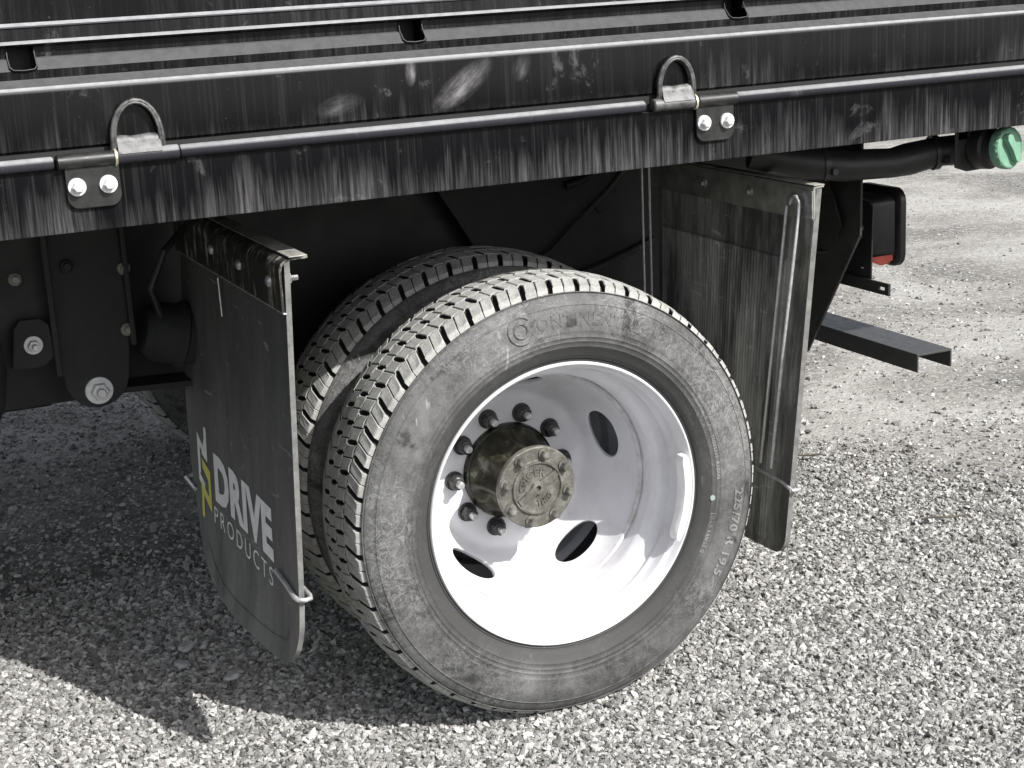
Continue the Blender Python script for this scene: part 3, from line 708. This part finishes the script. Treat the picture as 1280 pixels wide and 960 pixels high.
def lug_nut_mesh():
    mb = MB()
    mb.lathe([(.0, -.0060), (.0175, -.0058), (.0188, -.0040), (.0188, 0)], n=28)
    mb.lathe([(.0, -.0240), (.0105, -.0240), (.0135, -.0225), (.0150, -.0200), (.0155, -.0050)], n=6)
    mb.lathe([(.0, -.0258), (.0085, -.0255), (.0095, -.0230)], n=16)
    mb.lathe([(.0, -.0400), (.0050, -.0398), (.0068, -.0380), (.0072, -.0240)], n=14, mi=1)
    return mb

def make_wheel():
    wh = rim_geo('wheel', M['rim']).build('wheel', M['rim'], truck, smooth=35)
    make_disc(M['rim'], wh)
    tyre_geo().build('tyre', [M['side'], M['groove']], wh, smooth=50)
    td = tread_geo().build('tread', [M['tread'], M['groove']], wh, smooth=0); td['kind'] = 'stuff'
    return wh
outer = make_wheel()
for ch in outer.children:
    if ch.name.startswith(('tyre', 'tread')):
        for v in ch.data.vertices:
            if v.co.z < -.3905: v.co.z = -.3905 + (v.co.z + .3905) * .15
            if v.co.z < -.30 and abs(v.co.y - TW) > .09: v.co.y = TW + (v.co.y - TW) * (1 + .05 * ((-.30 - v.co.z) / .1) * (1 - ((-.30 - v.co.z) / .1)) * 2)
outer.location = (0, 0, .392); outer['label'] = 'outer dual wheel with white steel rim, ten black lug nuts and dusty tyre'
make_hub(outer)
nm = lug_nut_mesh().build('lug_nut', [M['blacknut'], M['stud']], outer, smooth=35)
nm.location = (.1135 * math.cos(R(1.2)), .2552, .1135 * math.sin(R(1.2))); nm.rotation_euler = (0, rnd.random(), 0)
for k in range(1, 10):
    c = nm.copy(); C.objects.link(c); c.parent = outer; a = R(1.2 + 36 * k); c.location = (.1135 * math.cos(a), .2552, .1135 * math.sin(a)); c.rotation_euler = (0, rnd.random(), 0)
# sidewall lettering, raised in the rubber
for args in (('225/70 R 19.5', .0270, .3420, -18.5, .0008, .0014, 1.10), ('ONTINENTAL', .0300, .3330, 81.0, .0009, .0010, 1.10), ('ONTINENTAL', .0300, .3330, 262.0, .0009, .0010, 1.10), ('TUBELESS  RADIAL', .0095, .3020, 8, .0002, .0007, 1.15), ('LOAD RANGE G', .0095, .2960, -20, .0002, .0007, 1.15)):
    mb = MB(); arc_text(mb, args[0], args[1], args[2], args[3], off=args[4], ext=args[5], space=args[6])
    o = mb.build('sidewall_lettering', M['side'] if args[0][0] == 'O' else M['letter'], outer, smooth=0); o['kind'] = 'stuff'
for a0 in (103.5, 284.5):
    cx, cz = .344 * math.cos(R(a0)), .344 * math.sin(R(a0)); mb = MB()
    for rad, th_ in ((.0235, .0024), (.0125, .0026)):
        pth = []
        for i in range(25):
            q = R(a0 - 90 + 35 + 290 * i / 24) if rad > .02 else R(a0 + 360 * i / 24)
            x, z = cx + rad * math.cos(q), cz + rad * math.sin(q); pth.append((x, TW + sidey(math.hypot(x, z)), z))
        mb.tube(pth, th_, 6)
    mb.build('sidewall_emblem', M['side'], outer, smooth=0)
mb = MB(); xd, zd = .2950 * math.cos(R(-7)), .2950 * math.sin(R(-7)); mb.lathe([(.0, -.0012), (.0050, -.0010), (.0056, .0005)], (xd, TW + sidey(.295), zd), (0, 1, 0), 18); mb.build('balance_dot', simple('pale_green_paint_dot', (.22, .255, .235), .7), outer)
# clip-on wheel weight
mb = MB(); vs = []; nn = 22
for i in range(nn + 1):
    a = R(12.5 - 38.5 * i / nn); e = 1 - .55 * (abs(2 * i / nn - 1) ** 14)
    for (r, y) in ((.2550, .012), (.2545, -.003), (.2500, -.0085), (.2380, -.0075), (.2330, .002), (.2350, .016)):
        rm = .2460; vs.append(((rm + (r - rm) * e) * math.cos(a), y, (rm + (r - rm) * e) * math.sin(a)))
mb.add(vs, [(i * 6 + k, i * 6 + (k + 1) % 6, (i + 1) * 6 + (k + 1) % 6, (i + 1) * 6 + k) for i in range(nn) for k in range(6)] + [(5, 4, 3, 2, 1, 0), tuple(nn * 6 + k for k in range(6))])
mb.build('wheel_weight', M['weight'], outer, smooth=50)

# inner dual: same wheel turned round, its disc bolted against the back of the outer one
DUAL = .297
inner = outer.copy(); C.objects.link(inner); inner.parent = truck; inner.location = (0, DUAL + 2 * TW, .392); inner.rotation_euler = (0, R(11), PI)
inner['label'] = 'inner dual wheel mostly hidden behind the outer one, its dusty tread in the shade'
for ch in list(outer.children):
    if ch.name.split('.')[0] in ('tyre', 'tread', 'wheel_disc'):
        c = ch.copy(); C.objects.link(c); c.parent = inner
for ch in inner.children:
    if ch.name.startswith('wheel_disc'): ch.scale = (1, (DUAL + 2 * TW - .2665) / .2635, 1); ch.data = ch.data.copy(); ch.data.materials.clear(); ch.data.materials.append(M['rim_back'])
mb = MB(); mb.tube([(.168, .285, -.100), (.172, .262, -.103), (.173, .240, -.104)], [.0045, .0045, .0035], 10); mb.build('valve_stem', M['stud'], outer)
mb = MB(); mb.lathe([(.0, .268), (.17, .268), (.185, .28), (.185, .40), (.0, .401)], n=48); mb.build('brake_drum', M['under_dusty'], outer)
# the pair on the far side of the axle
for yy, rz in ((2.30, PI), (1.98 - 2 * TW, 0.0)):
    fw = outer.copy(); C.objects.link(fw); fw.parent = truck; fw.location = (0, yy, .392); fw.rotation_euler = (0, R(20), rz); fw['label'] = 'far side dual wheel standing in the shade beneath the bed'
    for ch in list(outer.children):
        if ch.name.split('.')[0] in ('tyre', 'tread', 'wheel_disc'):
            c = ch.copy(); C.objects.link(c); c.parent = fw

# ------------------------------------------------------------------ mud flaps
def flap_mesh(name, outline, xfun, th, mat, edge, step=.05):
    # outline: (y, z) polygon; xfun(y, z) gives the x of the face turned to -x
    import bmesh
    bm = bmesh.new(); n = len(outline)
    lo = [bm.verts.new((0, y, z)) for y, z in outline]; hi = [bm.verts.new((th, y, z)) for y, z in outline]
    bm.faces.new(list(reversed(lo))); bm.faces.new(hi)
    for i in range(n):
        f_ = bm.faces.new((lo[i], lo[(i + 1) % n], hi[(i + 1) % n], hi[i])); f_.material_index = 1
    bmesh.ops.recalc_face_normals(bm, faces=bm.faces)
    for k in range(1, 24):
        bmesh.ops.bisect_plane(bm, geom=bm.verts[:] + bm.edges[:] + bm.faces[:], plane_co=(0, 0, .04 * k + .001), plane_no=(0, 0, 1))
    for k in range(1, 16):
        bmesh.ops.bisect_plane(bm, geom=bm.verts[:] + bm.edges[:] + bm.faces[:], plane_co=(0, .05 * k + .003, 0), plane_no=(0, 1, 0))
    for v in bm.verts: v.co.x += xfun(v.co.y, v.co.z)
    me = bpy.data.meshes.new(name); bm.to_mesh(me); bm.free(); me.materials.append(mat); me.materials.append(edge)
    me.polygons.foreach_set('use_smooth', [True] * len(me.polygons)); me.set_sharp_from_angle(angle=R(40))
    o = bpy.data.objects.new(name, me); C.objects.link(o); o.parent = truck
    b_ = o.modifiers.new('bevel', 'BEVEL'); b_.width = .002; b_.segments = 2; b_.limit_method = 'ANGLE'; b_.angle_limit = R(50); b_.harden_normals = True
    return o
# left flap
LX = lambda y, z: -.490 - .042 * (.89 - z) - .6 * max(0, .34 - z) ** 2 + .006 * math.sin(y * 5.5) * max(0, .8 - z)
ol = [(-.030, .900), (-.030, .285), (-.027, .262), (-.018, .240), (.002, .219), (.025, .206), (.060, .196), (.10, .189), (.19, .179), (.353, .166), (.45, .172), (.53, .188), (.585, .212), (.625, .250), (.655, .300), (.690, .38), (.705, .50), (.695, .66), (.675, .87), (.675, .900)]
lf = flap_mesh('mud_flap', ol, LX, .0095, M['flap'], M['edge'])
lf['label'] = 'front mud flap with white and yellow printed lettering'
# moulded border line near the bottom and the dark margin groove
mb = MB(); pth = [(LX(y, z) - .0006, y, z) for y, z in ((.030, .262), (.035, .240), (.10, .226), (.19, .213), (.353, .200), (.44, .203), (.51, .222), (.56, .25))]
mb.tube(pth, .0018, 6); mb.build('moulded_border', M['flap'], lf)
# bent angle bracket: leg bolted to the flap, flange over its top
mb = MB(); x0 = -.495
brp = [(x0, .820), (x0, .884)] + [(x0 + .020 - .020 * math.cos(R(t)), .884 + .020 * math.sin(R(t))) for t in (15, 30, 45, 60, 75, 90)] + [(x0 + .048, .906), (x0 + .048, .9025), (x0 + .020, .9005)] + [(x0 + .020 - .0155 * math.cos(R(t)), .884 + .0165 * math.sin(R(t))) for t in (90, 60, 30, 0)] + [(x0 + .0045, .820)]
n = len(brp)
# the leg stays outside the flap: shift it by its own thickness
mb.prism([(x - .0050, -.036 if x > x0 + .03 else -.031, z) for x, z in brp], (0, .72, 0))
br = mb.build('flap_bracket', M['bracket'], lf, smooth=40, bevel=.0008)
mb = MB(); mb.box(x0 + .012, x0 + .0425, -.0358, .680, .9062, .9082); mb.build('dusty_flange', M['bracket_top'], lf, bevel=.0006)
for y in (.025, .205, .39):
    mb = MB(); mb.lathe([(.0, -.0065), (.006, -.006), (.0095, -.003), (.0100, 0)], (x0 - .0052, y, .862), (1, 0, 0), 20); mb.build('flap_bolt', M['dull_steel'], lf, smooth=50)
mb = MB(); mb.lathe([(.0, .024), (.0045, .024), (.005, .012), (.0085, .012), (.0095, .010), (.0095, 0)], (-.477, .025, .862), (1, 0, 0), 6); mb.lathe([(.0, .002), (.013, .002), (.013, 0)], (-.477, .025, .862), (1, 0, 0), 20); mb.build('flap_nut', M['dull_steel'], lf, smooth=35)
mb = MB(); mb.box(-.4985, -.4930, -.033, .680, .8160, .8185); mb.build('clamp_strip', M['wire'], lf, bevel=.001)
# wire stay that hooks round the flap near its foot
xb = LX(0, .335)
mb = MB(); mb.tube([(xb - .005, .085, .350), (xb - .005, .02, .344), (xb - .006, -.022, .339), (xb - .003, -.034, .337), (xb + .008, -.038, .336), (xb + .018, -.034, .336), (xb + .021, -.02, .336), (xb + .024, .40, .336), (xb + .024, .715, .336)], .0042, 10); mb.build('stay_wire', M['wire'], lf, smooth=60)
mb = MB(); mb.tube([(xb + .020, .726, .340), (xb + .002, .732, .340), (xb - .006, .724, .340), (xb - .006, .645, .338)], .0040, 10); mb.build('stay_wire', M['wire'], lf, smooth=60)
mb = MB(); mb.tube([(-.5015, .36, .815), (-.5020, .355, .76), (-.5025, .352, .745)], .0016, 6); mb.build('scrape_wire', M['wire'], lf)

# printed lettering (flat ink sheets standing 0.4 mm proud of the rubber)
def ink(name, polys, mat):
    mb = MB()
    for p in polys:
        mb.prism([(LX(y, z) - .0012, y, z) for y, z in p], (.0003, 0, 0))
    return mb.build(name, mat, lf, smooth=0)
def print_text(name, txt, y_left, y_right, z_base, height, off, mat, space=1.0, slope=0.0):
    vs, fs = text_geo(txt, 1.0, off, .0, space)
    x0_, x1_ = min(v[0] for v in vs), max(v[0] for v in vs); z0_, z1_ = min(v[1] for v in vs), max(v[1] for v in vs)
    mb = MB(); out = []
    for x, y, z in vs:
        t = (x - x0_) / (x1_ - x0_); yy = y_left + (y_right - y_left) * t; zz = z_base + (y - z0_) / (z1_ - z0_) * height + slope * t
        out.append((LX(yy, zz) - .0011, yy, zz))
    mb.add(out, fs); return mb.build(name, mat, lf, smooth=0)
print_text('lettering', 'DRIVE', .505, .115, .352, .098, .052, M['white_ink'], 1.06)
print_text('lettering', 'PRODUCTS', .520, .125, .304, .034, -.004, M['white_ink'], 1.35)
# emblem: two interlocking angular hooks
def EM(u, v): return (.640 - u * .105, .300 + v * .180)
wp = [(.62, 1.0), (.80, 1.04), (.80, .62), (.62, .70), (.62, .66), (.18, .80), (.18, .40), (.62, .20), (.62, .36), (.36, .48), (.36, .60), (.62, .50)]
e1 = [[(.66, 1.03), (.82, 1.03), (.82, .66), (.42, .70), (.66, .66)], [(.14, .84), (.30, .84), (.30, .46), (.14, .40)], [(.14, .90), (.14, .80), (.78, .64), (.82, .72)], [(.14, .46), (.14, .36), (.55, .26), (.55, .37)]]
e2 = [[(.42, .64), (.42, .54), (.82, .44), (.98, .52), (.98, .56)], [(.82, .50), (.98, .52), (.98, .16), (.82, .20)], [(.30, .26), (.98, .10), (.98, .21), (.30, .37)], [(.30, .34), (.46, .30), (.46, -.04), (.30, -.04)]]
ink('emblem', [[EM(*q) for q in p] for p in e1], M['white_ink']); ink('emblem', [[EM(*q) for q in p] for p in e2], M['yellow_ink'])

# right flap, leaning towards the wheel at its foot
RX = lambda y, z: .530 - .110 * (.89 - z) * max(.0, 1 - y * 1.3)
orr = [(-.004, .905), (-.004, .25)] + arc(.040, .245, .044, 180, 265, 6) + [(.15, .192), (.50, .19), (.57, .22), (.58, .905)]
rf = flap_mesh('mud_flap', orr, RX, .012, M['flap_r'], M['edge']); rf['label'] = 'rear mud flap, mud sprayed and finely ribbed, behind the wheel'
# fine vertical ribs moulded into the lower part
mb = MB()
for i in range(46):
    y = .075 + i * .0106
    zt, zb_ = .765, .215
    vs = []
    for z in (zt, .5, zb_):
        x = RX(y, z); vs += [(x + .0010, y - .0026, z), (x - .0032, y, z), (x + .0010, y + .0026, z)]
    mb.add(vs, [(0, 3, 4, 1), (1, 4, 5, 2), (3, 6, 7, 4), (4, 7, 8, 5)])
rb = mb.build('moulded_rib', M['flap_r'], rf, smooth=0); rb['kind'] = 'stuff'
mb = MB(); mb.tube([(RX(.03, .765) - .001, .02, .765), (RX(.55, .765) - .001, .565, .768)], .0022, 6); mb.build('moulded_border', M['flap_r'], rf)
mb = MB(); xr = .530
mb.prism([(xr - .0055, -.004, .846), (xr - .0055, -.004, .905), (xr - .0035, -.004, .9085), (xr + .018, -.004, .9105), (xr + .018, -.004, .9070), (xr - .0008, -.004, .9055), (xr - .0008, -.004, .846)], (0, .60, 0)); mb.build('flap_bracket', M['bracket_r'], rf, bevel=.0008)
mb = MB(); mb.box(xr - .0035, xr + .020, -.003, .45, .9108, .9126); mb.build('dusty_flange', M['bracket_top'], rf, bevel=.0006)
mb = MB(); mb.box(xr - .0080, xr - .0060, -.003, .052, .850, .902); mb.build('corner_tab', M['dull_steel'], rf, bevel=.0006)
for y in (.062, .21, .38):
    mb = MB(); mb.lathe([(.0, -.0085), (.0060, -.0085), (.0075, -.0065), (.0078, -.001)], (xr - .0056, y, .879), (1, 0, 0), 6); mb.lathe([(.0, -.002), (.011, -.002), (.0115, 0)], (xr - .0056, y, .879), (1, 0, 0), 20); mb.build('flap_bolt', M['dull_steel'], rf, smooth=40)
def rod(pts, r=.0040): 
    mb = MB(); mb.tube(pts, r * .8, 10); return mb.build('stay_rod', M['wire'], rf, smooth=60)
rod([(.518, .062, .872), (.516, .052, .885), (.514, .036, .889), (.513, .026, .880), (.511, .024, .86), (.486, .036, .62), (.466, .054, .365)], .0042)
rod([(.516, .070, .868), (.490, .078, .62), (.468, .094, .365)])
rod([(RX(-.01, .345) - .004, -.016, .339), (RX(.1, .345) - .006, .02, .343), (RX(.2, .345) - .006, .20, .346), (RX(.5, .345) - .006, .55, .352)], .0046)
rod([(RX(-.01, .345) - .004, -.016, .339), (RX(-.01, .345) + .010, -.018, .339), (RX(-.01, .345) + .018, 0, .341)], .0046)
rod([(.520, .632, .99), (.520, .636, .637), (.520, .640, .45)], .0034)
rod([(.520, .600, .99), (.520, .604, .637), (.520, .608, .45)], .0034)

# ------------------------------------------------------------------ fuel filler
ff_mb = MB(); ff_mb.tube([(.52, .20, .955), (.62, .16, .930), (.70, .14, .918), (.80, .13, .914), (.84, .128, .918), (.90, .115, .928), (.935, .085, .932), (.955, .055, .937)], [.030, .034, .031, .029, .032, .029, .030, .031], 24)
ff = ff_mb.build('fuel_filler_hose', M['hose'], truck, smooth=60)
cax = Vector((.20, -.975, .06)).normalized(); cc = Vector((.964, -.004, .9395))
for xx, yy, zz in ((.655, .150, .925), (.895, .117, .927)):
    mb = MB(); mb.lathe([(.0325, -.006), (.0345, -.006), (.0345, .006), (.0325, .006)], (xx, yy, zz), (.9, -.25, .05), 28, closed=True); mb.box(xx - .006, xx + .006, yy - .042, yy - .030, zz - .018, zz - .006); mb.build('hose_clamp', M['blacknut'], ff)
mb = MB(); mb.lathe([(.0, -.060), (.036, -.060), (.041, -.056), (.041, -.030), (.034, -.026), (.034, -.004), (.0, -.004)], cc, cax, 40)
mb.build('filler_neck', M['hose'], ff, smooth=40)
mb = MB(); pl = []
for y_, z_ in [(-.075, .035), (.01, .050), (.028, .036), (.030, -.018), (.012, -.044), (-.045, -.046), (-.075, -.036)]:
    pl.append(cc + Vector((y_, .050, z_)))
mb.prism(pl, (0, .004, 0)); mb.box(.895, .92, .046, .056, .955, 1.03); mb.build('filler_bracket', M['blackpaint'], ff, bevel=.002)
mb = MB(); mb.lathe([(.0, -.004), (.006, -.004), (.007, 0)], (.929, .044, .913), (0, 1, 0), 6); mb.build('bracket_screw', M['zinc'], ff)
# cap: flat lid with a sunken-sided grip across it and small raised marks
def cap_r(r, h, a):
    return r * (1 + (.018 * math.copysign(1, math.sin(24 * a)) if r > .034 and h > -.001 and h < .014 else 0))
mb = MB(); mb.lathe([(.0, -.004), (.0395, -.004), (.0402, -.001), (.0402, .012), (.0380, .0155), (.0350, .0165), (.0330, .0145), (.0, .0140)], cc, cax, 96, rmod=cap_r)
gu = Vector((.50, .10, -.86)); gu = (gu - cax * gu.dot(cax)).normalized(); gq = cax.cross(gu)
gp = [cc + cax * .0135 + gu * a_ + gq * b_ for a_, b_ in ((-.031, -.004), (-.024, -.0085), (.0, -.0062), (.024, -.0085), (.031, -.004), (.031, .004), (.024, .0085), (0, .0062), (-.024, .0085), (-.031, .004))]
mb.prism(gp, cax * .0135)
vs_, fs_ = text_geo('DIESEL', .0090, .0002, .0005, 1.1)
for sgn in (1,):
    out = []
    for x, y, z in vs_:
        th = R(62) - x / .0185; rad = .0185 + y
        out.append(cc + cax * (.0142 + z) + (gu * math.cos(th) * -1 + gq * math.sin(th)) * rad)
    mb.add(out, fs_)
mb.build('filler_cap', M['green'], ff, smooth=35, bevel=.0006, seg=1)

# ------------------------------------------------------------------ tail lamp, bracket and rear channel
def rrect(cy, cz, hy, hz, r, n=6):
    return arc(cy + hy - r, cz + hz - r, r, 0, 90, n) + arc(cy - hy + r, cz + hz - r, r, 90, 180, n) + arc(cy - hy + r, cz - hz + r, r, 180, 270, n) + arc(cy + hy - r, cz - hz + r, r, 270, 360, n)
def loft(secs, mat, name, parent, smooth=40, bevel=0):
    mb = MB(); n = len(secs[0][1]); vs = []
    for x, pts_ in secs: vs += [(x, y, z) for y, z in pts_]
    fs = [(i * n + k, i * n + (k + 1) % n, (i + 1) * n + (k + 1) % n, (i + 1) * n + k) for i in range(len(secs) - 1) for k in range(n)] + [tuple(reversed(range(n))), tuple((len(secs) - 1) * n + k for k in range(n))]
    mb.add(vs, fs); return mb.build(name, mat, parent, smooth=smooth, bevel=bevel)
ly, lz = .265, .7675
tl = loft([(.806, rrect(ly + .005, lz, .050, .058, .015)), (.812, rrect(ly + .005, lz, .056, .064, .018)), (.868, rrect(ly, lz, .062, .069, .020)), (.870, rrect(ly, lz, .069, .077, .024)), (.874, rrect(ly, lz, .074, .081, .026)), (.886, rrect(ly, lz, .074, .081, .026)), (.890, rrect(ly, lz, .070, .077, .024))], M['lamp'], 'tail_lamp', truck)
loft([(.8901, rrect(ly, lz, .066, .073, .022)), (.898, rrect(ly, lz, .060, .067, .020))], M['red'], 'lamp_lens', tl)
loft([(.815, rrect(ly - .022, lz - .064, .032, .008, .004)), (.862, rrect(ly - .022, lz - .066, .032, .010, .005))], M['red'], 'lower_lens', tl)
mb = MB(); mb.prism([(.815, .209, .6955), (.815, .209, .7115), (.862, .2025, .7130), (.864, .2025, .7020), (.840, .205, .6930)], (0, .004, 0)); mb.build('side_reflector', M['red'], tl)
mb = MB(); mb.prism([(.792, .209, .6925), (.812, .209, .7040), (.838, .205, .6915), (.810, .207, .6900)], (0, .006, 0)); mb.build('clear_window', M['clear'], tl)
mb = MB()
mb.prism([(.795, .185, .672), (.795, .180, .820), (.795, .195, .832), (.795, .262, .832), (.795, .275, .815), (.795, .275, .665)], (.004, 0, 0))
mb.prism([(.799, .195, .780), (.799, .195, .832), (.809, .21, .832), (.809, .21, .780)], (0, .05, 0))
lb = mb.build('lamp_bracket', M['blackpaint'], truck, bevel=.0015)
# slotted flat bar under it, with real slots
mb = MB()
def slot_bar(y0, y1, z0, z1, slots, x0, x1):
    cur = y0
    for s0, s1 in slots:
        mb.box(x0, x1, cur, s0, z0, z1)
        mb.box(x0, x1, s0 + .0001, s1 - .0001, z0, z0 + (z1 - z0) * .34); mb.box(x0, x1, s0 + .0001, s1 - .0001, z1 - (z1 - z0) * .34, z1); cur = s1
    mb.box(x0, x1, cur, y1, z0, z1)
slot_bar(.118, .322, .650, .674, [(.130, .150), (.285, .303)], .788, .7935)
mb.build('slotted_bar', M['blackpaint'], lb)
for y in (.215, .262):
    mb = MB(); mb.lathe([(.0, -.008), (.006, -.008), (.0075, 0)], (.794, y, .776), (1, 0, 0), 6); mb.build('lamp_screw', M['dull_steel'], lb)
mb = MB(); mb.prism([(.74, .330, .50), (.74, .148, .775), (.74, .143, .99), (.74, .40, .99), (.74, .40, .50)], (.006, 0, 0)); gs = mb.build('rear_gusset', M['under_dusty'], truck, bevel=.001)
mb = MB(); mb.tube([(.738, .292, .895), (.757, .200, .775)], .001, 4); mb.prism([(.728, .300, .905), (.728, .262, .925), (.728, .195, .79), (.728, .212, .76), (.728, .30, .80)], (.005, 0, 0)); mb.build('hanger_arm', M['blackpaint'], gs, bevel=.001)
for y, z, r in ((.205, .870, .013), (.242, .838, .010)):
    mb = MB(); mb.lathe([(.0, -.0015), (r, -.0015), (r, 0)], (.7395 if y < .22 else .7275, y, z), (1, 0, 0), 20); mb.build('gusset_hole', M['under'] if y < .22 else M['under_dusty'], gs)
mb = MB(); mb.tube([(.735, .29, .722), (.745, .25, .728), (.765, .215, .742), (.785, .20, .762)], .0035, 8); mb.build('lamp_cable', M['hose'], truck)
# channel section pointing out from the chassis
mb = MB(); ch = [(.908, .461), (.908, .500), (.998, .500), (.998, .461), (.994, .461), (.994, .4955), (.912, .4955), (.912, .461)]
mb.prism([(x, .176, z) for x, z in ch], (0, 1.9, 0)); mb.build('rear_channel_bar', M['channel'], truck, bevel=.0008)
for y in (.79, 1.54):
    mb = MB(); mb.box(.90, 1.0, y, y + .05, .5002, .99); mb.build('channel_drop_leg', M['under'], truck)

# ------------------------------------------------------------------ larger stones and bits on the ground
def stone(x, y, s, lab, col, seed, grp=None):
    rq = random.Random(seed); import bmesh
    bm = bmesh.new(); bmesh.ops.create_icosphere(bm, subdivisions=2, radius=1)
    for v in bm.verts: v.co *= 1 + rq.uniform(-.24, .16); v.co.z = max(-.5, min(.6, v.co.z))
    for v in bm.verts: v.co = Vector((v.co.x * s, v.co.y * s * .7, v.co.z * s * .55))
    me = bpy.data.meshes.new('stone'); bm.to_mesh(me); bm.free(); me.materials.append(col)
    o = bpy.data.objects.new('stone', me); C.objects.link(o); o.location = (x, y, .008 + s * .2); o.rotation_euler = (0, 0, rq.random() * 6)
    o['label'] = lab; o['category'] = 'stone'
ms = simple('pale_stone', .34, .85, 0, .25, 60)
stone(-.577, .632, .021, 'flat rounded pale stone lying in the shade left of the front mud flap', ms, 1)
stone(-.606, .548, .018, 'angular pale stone at the tip of the bright sliver of sunlight', ms, 2)
stone(-.532, .440, .020, 'larger grey stone in the shade directly below the front mud flap corner', ms, 3)
def twig(x, y, L, ang, lab, seed):
    rq = random.Random(seed); mb = MB(); p = [(x + L * t * math.cos(ang) + rq.uniform(-.006, .006), y + L * t * math.sin(ang) + rq.uniform(-.006, .006), .014 + rq.uniform(0, .006)) for t in (0, .25, .5, .75, 1)]
    mb.tube(p, [.002, .003, .0032, .003, .0015], 6); o = mb.build('twig', simple('dry_twig', (.09, .075, .06), .9), None); o['label'] = lab; o['category'] = 'twig'
twig(1.17, 1.0, .07, -.5, 'short dark twig on the gravel beside the rear mud flap foot', 1)
twig(1.13, .43, .11, -.3, 'thin curved dark twig on open gravel right of the tyre', 2)
